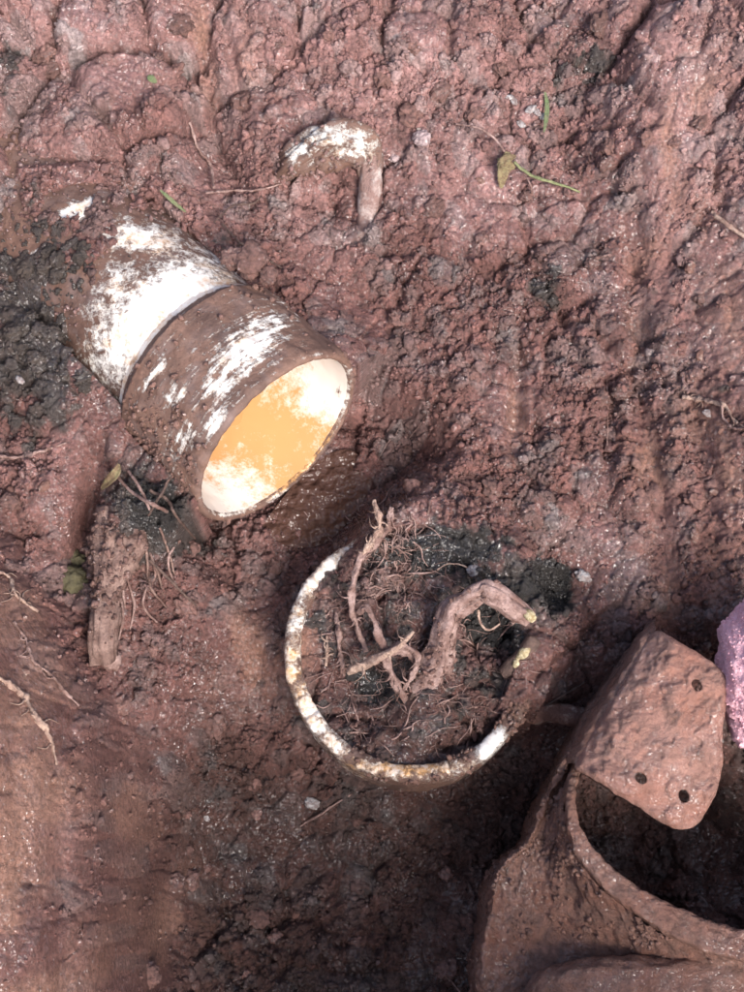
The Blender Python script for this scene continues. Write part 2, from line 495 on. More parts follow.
# --- masks
smooth = np.zeros_like(Z)
ub = pwl(V, [(480, -60), (540, 0), (640, 55), (700, 95), (820, 110), (992, 120)])
ub = ub+26*fbm(X*22, Y*12, 6, 4)
smooth = np.maximum(smooth, sstep(-20, 20, ub-U)*sstep(520, 600, V)*0.95)
for a in ((660, 515, 22, 110, -6), (715, 350, 26, 140, -4), (712, 480, 30, 120, -6), (690, 110, 30, 60, 20), (655, 240, 24, 110, 8), (205, 40, 16, 60, -4), (240, 60, 16, 60, -10), (517, 400, 9, 50, 2), (125, 800, 20, 160, -2), (170, 930, 26, 90, 0), (300, 640, 30, 40, 0), (245, 650, 32, 60, 0), (130, 90, 40, 30, 0)):
    smooth = np.maximum(smooth, blob(U, V, *a))
npatch = fbm(X*28, Y*16, 5, 4)
smooth = np.clip(smooth*(1.05+1.5*npatch)-0.75*sstep(0.12, 0.42, fbm(X*55, Y*22, 7, 4)), 0, 1)
smooth = smooth*(1-0.8*blob(U, V, 88, 860, 22, 130)-0.5*blob(U, V, 40, 640, 30, 40))
dark = np.zeros_like(Z)
for a, k in (((40, 335, 62, 95, -6), 1.15), ((35, 260, 60, 40, 0), .9), ((175, 255, 60, 22, 5), .5), ((140, 505, 45, 45, 20), .9), ((165, 525, 34, 36, 0), 1.3), ((440, 560, 62, 28, 0), 1.1), ((547, 592, 24, 30, 0), 1.5), ((490, 605, 55, 40, 0), 1.1), ((411, 650, 110, 105, 0), .52),
             ((10, 70, 14, 50, 0), .6), ((575, 60, 40, 30, 0), .5), ((545, 290, 18, 22, 0), .8), ((330, 620, 30, 60, 0), .55), ((480, 690, 40, 30, 0), .5)):
    dark = np.maximum(dark, k*blob(U, V, *a))
dark_raw = dark
# --- standing pipe: soil level inside and around it
RX = X-RING_C[0]; RY = Y-RING_C[1]
rr = np.hypot(RX, RY)/RING_R
rim_z = RING_C[2] - (RX*RING_AX[0]+RY*RING_AX[1])/RING_AX[2]
fill = RING_C[2] - 0.010 + 0.015*sstep(-0.2, 0.9, (RX*0.55+RY*0.8)/RING_R) + 0.012*blob(U, V, 430, 690, 40, 35) - 0.016*blob(U, V, 372, 690, 34, 28) - 0.014*blob(U, V, 490, 640, 34, 34)
Z = np.where(rr < 0.96, fill*1.0, Z)
collar_pull = sstep(1.42, 1.02, rr)*(rr >= 0.96)
ang = np.degrees(np.arctan2(RY, RX))
bury = sstep(-40, -18, ang)*sstep(136, 108, ang)          # the soil laps over the rim on this side
target = rim_z - 0.022 + 0.034*bury
Z = Z*(1-collar_pull) + np.minimum(Z+0.03*bury, target)*collar_pull
Z = np.where((rr > 0.80) & (rr < 1.10), np.maximum(Z, (rim_z+0.007)*bury+Z*(1-bury)), Z)
# --- horizontal pipe: keep the soil out of its bore, let it lap over the far end
axh = AX[:2]/np.linalg.norm(AX[:2])
qx = X-OPEN_C[0]; qy = Y-OPEN_C[1]
s_back = -(qx*axh[0]+qy*axh[1])
perp = qx*(-axh[1])+qy*axh[0]
slope = AX[2]/np.linalg.norm(AX[:2])
axis_z = OPEN_C[2]-s_back*slope
top_z = axis_z + np.sqrt(np.clip(PIPE_R**2-perp**2, 0, None))/math.cos(math.atan(slope))
pn = fbm(X*35, Y*35, 21, 4)
cover = sstep(0.122, 0.185, s_back+0.03*pn+0.30*np.clip(-perp, 0, 0.2)-0.25*np.clip(perp, 0, .1))
cover = cover*(1-1.2*blob(U, V, 80, 210, 36, 17, -25)-.9*blob(U, V, 38, 256, 9, 7, -40)-.5*blob(U, V, 140, 235, 40, 14))
inside = (s_back > -0.004) & (s_back < 0.34) & (np.abs(perp) < np.where(s_back < 0.068, COLLAR_R*0.97, PIPE_R*0.93))
side = sstep(1.9, 0.95, np.abs(perp)/PIPE_R)*(s_back > 0.0)*(s_back < 0.34)
lvl = axis_z + np.where(perp > 0, 0.004+0.040*sstep(0.08, 0.17, s_back), 0.020+0.026*sstep(0.04, 0.13, s_back))
Zs = Z.copy()
back = sstep(0.12, 0.20, s_back+0.02*pn)
side = side*(1-back)
Z = Z*(1-side*0.85) + lvl*side*0.85
Z = np.where(inside, np.where(cover > 0.5, np.maximum(Zs*back+(top_z-.004)*(1-back), top_z+0.005*pn+0.007*(cover-0.62)+0.014*sstep(.225, .28, s_back)), np.minimum(Z, axis_z-0.070)), Z)
hol = (s_back <= 0.002)*sstep(-0.085, -0.045, s_back)*sstep(1.5, 1.05, np.abs(perp)/COLLAR_R)
Z = np.where(hol > 0, Z*(1-hol)+np.minimum(Z, OPEN_C[2]-0.070)*hol, Z)
# --- clods
fade = inframe
wx = X+0.0030*fbm(X*120, Y*120, 31, 4, .6); wy = Y+0.0030*fbm(X*120, Y*120, 32, 4, .6)
cl = 1-smooth
coarse = sstep(-0.25, 0.35, fbm(X*14, Y*14, 41, 3))
def clods(cell, seed, slope_=0.7):
    """(shape about 0 in units of the cell, crevice 0..1, id)"""
    f1, f2, cid, ox, oy = worley(wx/cell, wy/cell, seed, True)
    dome = np.sqrt(np.clip(1-(f1/0.8)**2, 0, 1))
    gap = np.clip((f2-f1)*2.6, 0, 1)
    a = (cid*997.0) % 1.0*6.2832; k = ((cid*131.0) % 1.0)*slope_
    facet = (ox*np.cos(a)+oy*np.sin(a))*k
    return 0.45*(dome-0.6)+facet*gap, gap, cid
smear = sstep(-0.10, 0.16, fbm(X*19+3, Y*13, 43, 4))
big = np.clip(sstep(260, 120, V)*sstep(330, 180, U)+0.7*sstep(120, 20, V)+0.5*sstep(560, 640, U)*sstep(400, 200, V), 0, 1)
d9, e9, c9 = clods(0.055, 47, 0.4)
d0, e0, c0 = clods(0.032, 51, 0.5)
d1, e1, c1 = clods(0.0165, 61)
d2, e2, c2 = clods(0.0088, 71)
d3, e3, c3 = clods(0.0048, 81)
d4, e4, c4 = clods(0.0027, 91)
def crev(e, p=3): return (1-e)**p
hd = big*(0.038*d9 - 0.013*crev(e9, 4))
hd = hd + (0.017*d0*(c0 > 0.3) - 0.0055*crev(e0)*(c0 > 0.15))*(0.4+0.6*coarse)
hd = hd + (0.0125*d1*(0.35+c1) - 0.0034*crev(e1))*(0.45+0.55*coarse)*(1-.35*smear)
sep = (1-0.45*big)*(1-0.80*smear)
hd = hd + (0.0068*d2*(0.3+c2) + 0.0030*(c2-0.5) - 0.0016*crev(e2, 2))*sep
hd = hd + (0.0036*d3*(0.4+c3) + 0.0016*(c3-0.5) - 0.0008*crev(e3, 2))*sep
hd = hd + (0.0022*d4 + 0.0008*(c4-.5))*(1-.65*smear)
rough_h = hd*(0.84*cl+0.16)
sm_h = 0.0016*fbm(X*90, Y*34, 101, 5, .6) + 0.0009*fbm(X*300, Y*200, 102, 3) - 0.0016*sstep(0.25, 0.5, fbm(X*150, Y*120, 103, 4))
scr = perlin(X*95+2*perlin(X*20, Y*6, 107), Y*7, 106)
sm_h = sm_h - 0.0016*(1-sstep(0.0, 0.09, np.abs(scr)))*sstep(-.2, .2, perlin(X*40, Y*18, 108)) + 0.0010*d3*2+.0006*d4
Z = Z + fade*(rough_h + sm_h*smooth + 0.006*fbm(X*20, Y*20, 104, 4)*(0.4+0.6*cl))
Z = Z + (1-fade)*0.02*fbm(X*8, Y*8, 105, 4)
# --- colour of the earth
def rgb(*c): return np.array(c, float)
clay = rgb(0.150, 0.071, 0.061); pinkc = rgb(0.282, 0.158, 0.146); hum = rgb(0.048, 0.036, 0.032); orange = rgb(0.265, 0.142, 0.102); shadec = rgb(0.072, 0.034, 0.027)
col = np.ones(Z.shape+(3,))*clay
pk = np.clip(0.65*sstep(330, 40, V)+0.25*sstep(600, 740, U)*sstep(700, 300, V)+0.7*fbm(X*18, Y*18, 111, 4), 0, 1)[..., None]
col = col*(1-pk)+pinkc*pk
floor_shade = np.clip(sstep(560, 840, V)*sstep(80, 230, U)+0.5*fbm(X*14, Y*14, 112, 3)*sstep(400, 600, V), 0, 1)[..., None]  # shade of the deep floor painted in as a darker, wetter soil tone
col = col*(1-floor_shade)+shadec*floor_shade
of = (smooth*sstep(-0.3, 0.3, fbm(X*30, Y*18, 113, 3)))[..., None]*0.85
col = col*(1-of)+orange*of
dark = sstep(0.30, 0.62, dark_raw+0.35*fbm(X*60, Y*60, 9, 4)+0.40*(c2-.5)+0.35*(c3-.5))
dk = dark[..., None]
col = col*(1-dk)+hum*dk
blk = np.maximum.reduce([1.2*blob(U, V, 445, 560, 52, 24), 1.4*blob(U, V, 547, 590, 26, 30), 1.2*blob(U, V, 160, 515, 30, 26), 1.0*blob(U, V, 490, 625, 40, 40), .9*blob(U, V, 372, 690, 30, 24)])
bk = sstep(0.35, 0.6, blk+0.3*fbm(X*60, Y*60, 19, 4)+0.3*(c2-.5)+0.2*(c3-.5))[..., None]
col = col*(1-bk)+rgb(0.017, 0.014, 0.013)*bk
cv = (0.78+0.44*c2)*(0.85+0.3*c3)*(0.88+0.24*c1)
col = col*(1+(cv-1)*cl)[..., None]
greyc = ((c1 > 0.82)*0.35+(c2 > 0.86)*0.35)[..., None]*cl[..., None]
col = col*(1-greyc)+(col.mean(-1, keepdims=True)*rgb(1.08, 0.98, 0.96))*greyc
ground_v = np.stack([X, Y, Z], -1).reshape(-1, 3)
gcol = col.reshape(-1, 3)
NR, NC = X.shape
wet = np.maximum.reduce([blob(U, V, 310, 505, 60, 40, -30), blob(U, V, 250, 645, 40, 60), .5*blob(U, V, 640, 120, 40, 90), .45*blob(U, V, 60, 110, 80, 80)])
wet = np.clip(np.maximum(wet, .38*smear*inframe)*(1+fbm(X*50, Y*50, 131, 3)), 0, 1)
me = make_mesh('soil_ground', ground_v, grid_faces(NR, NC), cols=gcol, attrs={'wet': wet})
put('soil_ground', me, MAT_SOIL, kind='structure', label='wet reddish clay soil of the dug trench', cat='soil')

# pixel -> ground lookup
gu, gv, gd = project(ground_v)
ok = (gu > -40) & (gu < 784) & (gv > -40) & (gv < 1032)
idx = np.nonzero(ok)[0]
order = idx[np.argsort(-gd[idx])]
RASTER = np.full((1074//2, 826//2), -1, np.int64)
RASTER[((gv[order]+40)/2).astype(int), ((gu[order]+40)/2).astype(int)] = order
def G(u, v, dz=0.0):
    """ground point seen at photo pixel (u, v), lifted by dz"""
    r = int((min(max(v, -38), 1028)+40)/2); c = int((min(max(u, -38), 780)+40)/2)
    for k in range(0, 8):
        w = RASTER[max(r-k, 0):r+k+1, max(c-k, 0):c+k+1]
        w = w[w >= 0]
        if len(w):
            p = ground_v[w]
            z = float(np.median(p[:, 2]))
            return P(u, v, z+dz)
    return P(u, v, dz)

# ------------------------------------------------------------------ loose crumbs (uncountable)
in_bore = inside & (cover <= 0.5)
ring_wall = (rr > 0.88) & (rr < 1.06)
dens = np.clip((cl-0.25)*1.3, 0.10, 1)*inframe*(0.45+0.55*sstep(-0.2, 0.3, fbm(X*25, Y*25, 121, 3)))
dens = dens*(1-.85*smear)
dens = np.where(in_bore | ring_wall, 0, dens)
dens = np.where((np.abs(X) > 0.27) | (Y < -0.31) | (Y > 0.37), 0, dens)
dens = dens.ravel(); cdf = np.cumsum(dens); cdf /= cdf[-1]
def crumbs(n, sub, rmin, rmax, lift, seed, pts=None, pcol=None, w=None, jlo=.72, jhi=1.2):
    rg = np.random.default_rng(seed)
    cd = cdf
    if pts is None:
        pts, pcol = ground_v, gcol
    else:
        cd = np.cumsum(w); cd = cd/cd[-1]
    pick = np.minimum(np.searchsorted(cd, rg.random(n)), len(pts)-1)
    iv, jf = ico(sub)
    m = len(iv)
    r = rmin+(rmax-rmin)*rg.random(n)**2.2
    sc = rg.uniform(0.5, 1.3, (n, 1, 3))
    q = rg.normal(size=(n, 4)); q /= np.linalg.norm(q, axis=1)[:, None]
    w, x, y, z = q.T
    R = np.stack([np.stack([1-2*(y*y+z*z), 2*(x*y-z*w), 2*(x*z+y*w)], -1), np.stack([2*(x*y+z*w), 1-2*(x*x+z*z), 2*(y*z-x*w)], -1), np.stack([2*(x*z-y*w), 2*(y*z+x*w), 1-2*(x*x+y*y)], -1)], 1)
    jit = rg.uniform(jlo, jhi, (n, m, 1))
    v = (iv[None]*jit*sc)@R
    v = v*r[:, None, None] + pts[pick][:, None] + np.array([0, 0, 1.0])*(r*lift)[:, None, None]
    f = jf[None]+(np.arange(n)*m)[:, None, None]
    c = pcol[pick]*rg.uniform(0.75, 1.3, (n, 1))
    return v.reshape(-1, 3), f.reshape(-1, 3), np.repeat(c, m, 0)
a = crumbs(30000, 0, 0.0006, 0.0021, 0.1, 201, jlo=.5, jhi=1.35)
b = crumbs(2200, 1, 0.0016, 0.0042, -0.1, 202, jlo=.55, jhi=1.25)
v = np.vstack([a[0], b[0]]); f = np.vstack([a[1], b[1]+len(a[0])]); c = np.vstack([a[2], b[2]])
put('soil_crumbs', make_mesh('soil_crumbs', v, f, cols=c), MAT_SOIL, kind='stuff', label='loose wet soil crumbs scattered over the trench floor', cat='soil crumbs')

# ------------------------------------------------------------------ individual clods
def lump_mesh(name, seed, sub=3, amp=0.55, squash=(1, 1, 0.75), fs=1.4):
    iv, jf = ico(sub)
    k = fbm(iv[:, 0]*fs+seed, iv[:, 1]*fs+iv[:, 2]*fs*0.9, seed, 4)+0.6*fbm(iv[:, 2]*fs-seed, iv[:, 0]*fs-iv[:, 1]*fs, seed+5, 3)
    f1, f2, _ = worley(iv[:, 0]*2.4+seed, iv[:, 1]*2.4+iv[:, 2]*1.7, seed)
    hf = fbm(iv[:, 0]*5+seed, iv[:, 1]*5+iv[:, 2]*4, seed+9, 3)
    v = iv*(1+amp*k-0.35*(f1-0.4)+0.16*hf)[:, None]*np.array(squash)
    return make_mesh(name, v, jf)
CLODS = [lump_mesh('clod_shape', 300+i) for i in range(7)]
CLODS_D = [m_.copy() for m_ in CLODS]
for m_ in CLODS: m_.materials.append(MAT_CLOD)
for m_ in CLODS_D: m_.materials.append(MAT_CLOD_D)
def put_clod(u, v, rad, name, meshes, label, cat, group):
    p = G(u, v, -rad*0.1)
    o = put(name, random.choice(meshes), None, label=label, cat=cat, group=group, loc=p)
    k = rad
    o.scale = (k*random.uniform(.85, 1.2), k*random.uniform(.85, 1.2), k*random.uniform(.8, 1.0))
    o.rotation_euler = (random.uniform(-.5, .5), random.uniform(-.5, .5), random.uniform(0, 6.28))
    return o
LAND = [(330, 160, 'near the white flecked hook'), (520, 165, 'near the yellowed weed'), (90, 110, 'among the big lumps above the drain pipe'), (720, 225, 'near the pinkish twig on the bank'), (700, 405, 'near the pale root tip on the bank'), (380, 400, 'right of the drain pipe mouth'), (520, 400, 'beside the narrow gouge in the soil'), (590, 590, 'right of the black earth patch'), (40, 480, 'left of the peeled root'), (200, 600, 'between the peeled root and the upright pipe'), (200, 760, 'beside the foot of the clay wall'), (330, 880, 'on the dark floor below the upright pipe'), (620, 90, 'on the bank above the weed stem'), (200, 60, 'near the smooth streak at the bank top')]
def near(u, v):
    return min(LAND, key=lambda q: math.hypot(q[0]-u, q[1]-v))[2]
rg = np.random.default_rng(5)
placed = 0
while placed < 90:
    u, v = rg.uniform(10, 734), rg.uniform(10, 985)
    if 60 < u < 360 and 190 < v < 560 and abs((u-60)*0.85-(v-190)) < 190: continue
    if math.hypot(u-411, v-657) < 150 or (u > 470 and v > 620) or (u < 120 and v > 560): continue
    if 0 < u < 100 and 230 < v < 400: continue
    put_clod(u, v, rg.uniform(0.003, 0.0075), 'soil_clod', CLODS, 'reddish brown clay clod lying '+near(u, v), 'clod', 'loose clay clods')
    placed += 1
for i in range(36):
    u, v = rg.uniform(4, 88), rg.uniform(245, 400)
    put_clod(u, v, rg.uniform(0.003, 0.006), 'humus_clod', CLODS_D, 'small blackish crumb of topsoil heaped beside the white pipe', 'clod', 'dark topsoil clods')

# ------------------------------------------------------------------ horizontal drain pipe
def frame(axis):
    a = axis/np.linalg.norm(axis)
    s = np.cross(a, np.array([0, 0, 1.0])); s /= np.linalg.norm(s)
    return a, s, np.cross(s, a)
def revolve(profile, origin, axis, m, disp=None):
    """profile: list of (along axis, radius); returns verts, faces, uv, (TH, S)"""
    a, s, t = frame(axis)
    pr = np.asarray(profile, float)
    th = np.linspace(0, 2*math.pi, m, endpoint=False)
    TH, A = np.meshgrid(th, pr[:, 0]); _, Rr = np.meshgrid(th, pr[:, 1])
    if disp is not None:
        A, Rr = disp(TH, A, Rr)
    v = origin + a*A[..., None] + s*(np.cos(TH)*Rr)[..., None] + t*(np.sin(TH)*Rr)[..., None]
    uv = np.stack([TH.ravel()*0.06, A.ravel()], -1)
    return v.reshape(-1, 3), grid_faces(len(pr), m, True), uv, TH.ravel(), A.ravel(), Rr.ravel()

pipe = put('drain_pipe', None, None, label='muddy white plastic drain pipe lying in the soil with open coupling mouth', cat='pipe')
pipe.empty_display_size = 0.02
# pipe barrel, outside and inside
prof = [(-PIPE_L, PIPE_R)]+[(x, PIPE_R) for x in np.linspace(-PIPE_L+0.004, -0.066, 170)]+[(-0.066, 0.0525)]+[(x, 0.0525) for x in np.linspace(-0.07, -PIPE_L+0.002, 60)]
nout = 171
def dsp(TH, A, R):
    n = fbm(TH*9, A*140, 400, 4)
    return A, R+np.where(R > 0.055, 0.0010*n, 0)
v, f, uv, TH, A, R = revolve(prof, OPEN_C, AX, 260, dsp)
pu, pv, _ = project(v)
white = np.zeros(len(v))
for a_, k in (((165, 318, 78, 42, -38), 1.35), ((215, 285, 30, 14, -20), .8), ((125, 345, 34, 20, -40), .9), ((140, 238, 50, 17, 8), .8), ((120, 285, 30, 28, -40), .55), ((78, 211, 24, 9, -25), 1.3), ((40, 255, 10, 7, -40), 1.0), ((100, 310, 20, 14, 0), .6)):
    white = np.maximum(white, k*blob(pu, pv, *a_))
mud = np.clip(1.12-white*1.2, -0.3, 1.1)
inner = R < 0.055
mud = np.where(inner, -1.0, mud)
rust = np.where(inner, 0.9, 0.10+0.25*blob(pu, pv, 150, 245, 50, 20)+0.4*blob(pu, pv, 235, 275, 20, 12))
barrel = put('pipe_barrel', make_mesh('pipe_barrel', v, f, attrs={'mud': mud, 'rust': rust}, uv=uv), MAT_PIPE, pipe)
def stuck(name, v, w, n, parent, cols, seed, r0=.0007, r1=.0026):
    a = crumbs(n, 0, r0, r1, 0.3, seed, v, cols, w, .5, 1.3)
    put(name, make_mesh(name, *a[:2], cols=a[2]), MAT_SOIL, parent, kind='stuff')
cw = np.where(inner | (A < -0.3), 0, np.clip(mud-0.75, 0, 1))*np.clip(-A-0.078, 0, .05)
cc_ = np.where(((pu < 130) & (pv > 240))[:, None] & (fbm(pu*.03, pv*.03, 440, 3) > -.15)[:, None], np.array([.045, .037, .033]), np.array([.185, .11, .1]))
stuck('mud_crumbs', v, cw, 2600, barrel, cc_, 441)
def bore_r(sb):
    return 0.0588-(0.0588-0.0521)*min(max(sb/0.060, 0), 1)
# coupling collar with a rounded lip and a bore
xs_o = np.linspace(-COLLAR_L, -0.004, 70)
prof = [(-COLLAR_L-0.012, PIPE_R-0.0008), (-COLLAR_L-0.008, PIPE_R+0.0006), (-COLLAR_L-0.004, PIPE_R+0.0024), (-COLLAR_L-0.0012, COLLAR_R-0.0015)]+[(x, COLLAR_R) for x in xs_o]+[(-0.0012, COLLAR_R-0.0006), (0.0, COLLAR_R-0.002), (0.0002, COLLAR_R-0.003), (-0.001, COLLAR_R-0.0044)]
xs_i = np.linspace(-0.003, -COLLAR_L+0.004, 50)
prof += [(x, bore_r(-x)) for x in xs_i]+[(-COLLAR_L+0.003, 0.0521), (-COLLAR_L-.004, .0521)]
def dsp(TH, A, R):
    n = fbm(TH*7, A*90, 410, 4)
    cake = sstep(-0.1, 0.5, fbm(TH*3, A*30, 414, 3))
    out = R > COLLAR_R-0.0015
    r2 = R+np.where(out, 0.0009*n+0.0016*cake, 0.0003*n)
    lip = (A > -0.003)
    return A+np.where(lip, 0.0012*fbm(TH*9, A*0+1, 412, 3), 0), r2
v, f, uv, TH, A, R = revolve(prof, OPEN_C, AX, 300, dsp)
pu, pv, _ = project(v)
white = np.zeros(len(v))
for a_, k in (((245, 350, 46, 22, -42), 1.0), ((222, 385, 22, 14, -40), .85), ((218, 420, 22, 10, -52), .95), ((270, 325, 22, 12, -20), .75), ((175, 395, 14, 12, -60), .7), ((183, 440, 12, 22, 30), .55), ((300, 372, 26, 7, -40), .55), ((155, 372, 16, 4, -50), 1.0)):
    white = np.maximum(white, k*blob(pu, pv, *a_))
mud = np.clip(1.1-white*1.0, 0, 1.1)
inner = R < COLLAR_R-0.0040
lip = (~inner) & (A > -0.003)
mud = np.where(lip, 1.15-0.3*blob(pu, pv, 300, 490, 40, 24, -45), mud)
wi = np.maximum.reduce([1.1*blob(pu, pv, 332, 390, 38, 38), 1.1*blob(pu, pv, 235, 495, 44, 36), .5*blob(pu, pv, 300, 395, 30, 20)])
hw = (v[:, 2]-(OPEN_C[2]-0.060))/0.06
mud = np.where(inner, -.55+.75*blob(pu, pv, 338, 390, 16, 20)+.35*blob(pu, pv, 225, 500, 20, 16), mud)
mud = np.where(inner & (A > -.0035), .70-.25*blob(pu, pv, 300, 490, 40, 24, -45), mud)
rust = np.where(inner, np.clip(1.25-1.3*hw, .25, 1.2)-0.8*wi, 0.1)
cmud, cA, cR, cpu, cpv, cv3 = mud, A, R, pu, pv, v
collar = put('coupling_collar', make_mesh('coupling_collar', v, f, attrs={'mud': mud, 'rust': rust}, uv=uv), MAT_COLLAR, pipe)
cw = np.where(cR < COLLAR_R-.001, 0, np.clip(cmud-.7, 0, 1))*(0.04+blob(cpu, cpv, 160, 460, 40, 60)+blob(cpu, cpv, 350, 380, 14, 30)+.5*blob(cpu, cpv, 245, 275, 20, 12)+.6*blob(cpu, cpv, 220, 530, 30, 14))
stuck('mud_crumbs', cv3, cw, 900, collar, np.ones((len(cv3), 3))*np.array([.18, .10, .08]), 442)
# mud cakes on the coupling
for u, v_, k in ((252, 262, 0.0105), (232, 258, 0.007), (268, 275, 0.006)):
    o = put('mud_cake', CLODS[0], None, collar, loc=P(u, v_, OPEN_C[2]+0.03))
    o.scale = (k, k, k*0.8); o.rotation_euler = (0.3, 0.2, u)

# turbid water standing in the bore
lvl = OPEN_C[2]-0.0625
n = 90
ring_ = []
a_, s_, t_ = frame(AX)
for i in range(n):
    # points on the horizontal cut of the bore
    sb = i/(n-1)*0.20+0.0
    zc = OPEN_C[2]-sb*AX[2]
    ring_.append(sb)
pts_l = []; pts_r = []
for sb in ring_:
    c_ = OPEN_C-AX*sb
    # offset in t_ so that z == lvl
    k_ = (lvl-c_[2])/t_[2]
    rb = bore_r(sb)+0.0006
    if abs(k_) < rb:
        w_ = math.sqrt(rb*rb-k_*k_)
        pts_l.append(c_+t_*k_-s_*w_); pts_r.append(c_+t_*k_+s_*w_)
L_ = np.array(pts_l); R_ = np.array(pts_r)
K = 24
rows = np.stack([L_+(R_-L_)*j/(K-1) for j in range(K)], 1)
put('muddy_water', make_mesh('muddy_water', rows.reshape(-1, 3), grid_faces(len(L_), K)), MAT_WATER, kind='structure', label='turbid orange water standing in the pipe mouth', cat='water')

# ------------------------------------------------------------------ standing pipe (broken hub seen end-on)
hub = put('broken_pipe', None, None, label='upright broken white pipe end packed with soil and roots', cat='pipe')
hub.empty_display_size = 0.02
RI = RING_R-0.0095
prof = [(x, RING_R) for x in np.linspace(-0.10, -0.003, 60)]+[(-0.001, RING_R-0.0006), (0, RING_R-0.002), (0.0003, RING_R-0.004), (-0.0004, RING_R-0.0065), (-0.002, RI+0.0006)]+[(x, RI) for x in np.linspace(-0.003, -0.09, 45)]
def dsp(TH, A, R):
    chip = fbm(TH*4, 0*A, 420, 4)*0.0034-0.004*sstep(.25, .4, fbm(TH*7, 0*A+4, 425, 3))
    brk = 0.012*sstep(0.2, 0.8, np.cos(TH-0.75))*(1+0.6*fbm(TH*10, 0*A+3, 421, 3))
    w = sstep(-0.06, 0, A)
    n = fbm(TH*8, A*80, 422, 4)
    out = R > RING_R-0.001
    rg_ = fbm(TH*26, A*160+R*300, 424, 4)
    return A+w*(chip-brk)+w*w*0.0016*rg_, R+0.0009*n+0.0010*rg_+np.where(out, 0.0014*sstep(0, .5, fbm(TH*3+9, A*25, 423, 3)), 0)+0.0012*np.sin(2*TH+0.6)
v, f, uv, TH, A, R = revolve(prof, RING_C, RING_AX, 320, dsp)
pu, pv, _ = project(v)
white = np.zeros(len(v))
for a_, k in (((325, 570, 42, 12, -42), 1.2), ((296, 620, 14, 40, 10), .7), ((290, 665, 12, 30, -5), .95), ((312, 715, 14, 34, -32), 1.1), ((335, 745, 14, 10, 30), 1.0), ((305, 640, 10, 30, 0), .7), ((400, 768, 80, 12, 2), .72), ((490, 745, 20, 9, -48), 1.5), ((330, 780, 40, 10, 20), .2)):
    white = np.maximum(white, k*blob(pu, pv, *a_))
mud = np.clip(1.08-white*1.0, 0, 1.1)
inn = R < RI+0.002
mud = np.where(inn & (A < -0.012), np.maximum(mud, 0.75), mud)
rust = 0.2+0.45*blob(pu, pv, 300, 690, 30, 60)+0.6*blob(pu, pv, 400, 765, 80, 20)-0.6*blob(pu, pv, 490, 745, 30, 15)
pwall = put('pipe_wall', make_mesh('pipe_wall', v, f, attrs={'mud': mud, 'rust': rust}, uv=uv), MAT_PIPE, hub)

cw = np.clip(mud-.6, 0, 1)*(A > -.012)*(.3+sstep(400, 520, pu)+.6*blob(pu, pv, 400, 770, 70, 20))
stuck('mud_crumbs', v, cw, 900, pwall, np.ones((len(v), 3))*np.array([.16, .088, .068]), 443)
# ------------------------------------------------------------------ broken fitting with a holed flap (lower right)
fit = put('broken_fitting', None, None, label='mud coated broken pipe fitting with a flap pierced by three holes', cat='pipe fitting')
fit.empty_display_size = 0.02
def curve3(pts, n=90):
    return catmull(np.array([P(*p) for p in pts]), n)
NT = 230
tip = [(582, 742, -.004), (567, 786, .026), (570, 838, .036), (596, 880, .036), (634, 912, .034), (684, 942, .030), (744, 960, .028), (820, 955, .028), (890, 880, .02)]
R_out = curve3(tip, NT)
R_in = curve3([(592, 748, -.004), (576, 786, .026), (581, 826, .035), (606, 862, .034), (642, 890, .030), (692, 914, .026), (744, 930, .024), (805, 925, .024), (865, 865, .016)], NT)
S_out = curve3([(574, 744, .016), (549, 793, .004), (528, 840, -.004), (496, 872, -.012), (487, 918, -.014), (479, 990, -.016), (520, 1080, -.016), (700, 1120, -.02), (950, 1000, -.03)], NT)
mids = []
for k, (w, dz) in enumerate(((0.12, -0.012), (0.28, -0.022), (0.5, -0.022), (0.72, -0.014), (0.9, -0.003))):
    mids.append(R_out*(1-w)+S_out*w+np.array([0, 0, dz])*np.linspace(0.25, 1, NT)[:, None]**0.5)
base = S_out*1.0; base2 = base.copy(); base2[:, 2] = -0.13
inn1 = R_in.copy(); inn1 = inn1+np.array([0, 0, -0.012]); inn2 = R_out*0.6+S_out*0.4; inn2[:, 2] = -0.06
def loft(rings, sub=6):
    out = catmull(np.array([r.ravel() for r in rings]), (len(rings)-1)*sub+1)
    return out.reshape(len(out), -1, 3)
body = loft([base2, base*0.5+base2*0.5, base]+mids[::-1]+[R_out-np.array([0, 0, 0.006])], 16)
def noise_disp(g, amp, scale, seed):
    du = np.gradient(g, axis=0); dv = np.gradient(g, axis=1)
    n = np.cross(du, dv); n /= np.linalg.norm(n, axis=-1)[..., None]+1e-12
    k = fbm(g[..., 0]*scale+g[..., 2]*scale*.7, g[..., 1]*scale-g[..., 2]*scale*.6, seed, 5)
    return g+n*(amp*k)[..., None]
body = noise_disp(noise_disp(body, 0.0042, 55, 501), 0.0030, 200, 504)
fwall = put('fitting_wall', make_mesh('fitting_wall', body.reshape(-1, 3), grid_faces(body.shape[0], NT)), MAT_FIT, fit)
rimg = loft([R_out-np.array([0, 0, 0.010]), R_out, R_out*0.72+R_in*0.28+np.array([0, 0, .0022]), R_out*0.28+R_in*0.72+np.array([0, 0, .0022]), R_in, inn1, inn1-np.array([0, 0, .02]), inn1-np.array([0, 0, .05])], 9)
rimg = noise_disp(rimg, 0.0022, 170, 502)
put('rim', make_mesh('rim', rimg.reshape(-1, 3), grid_faces(rimg.shape[0], NT)), MAT_FIT, fit)
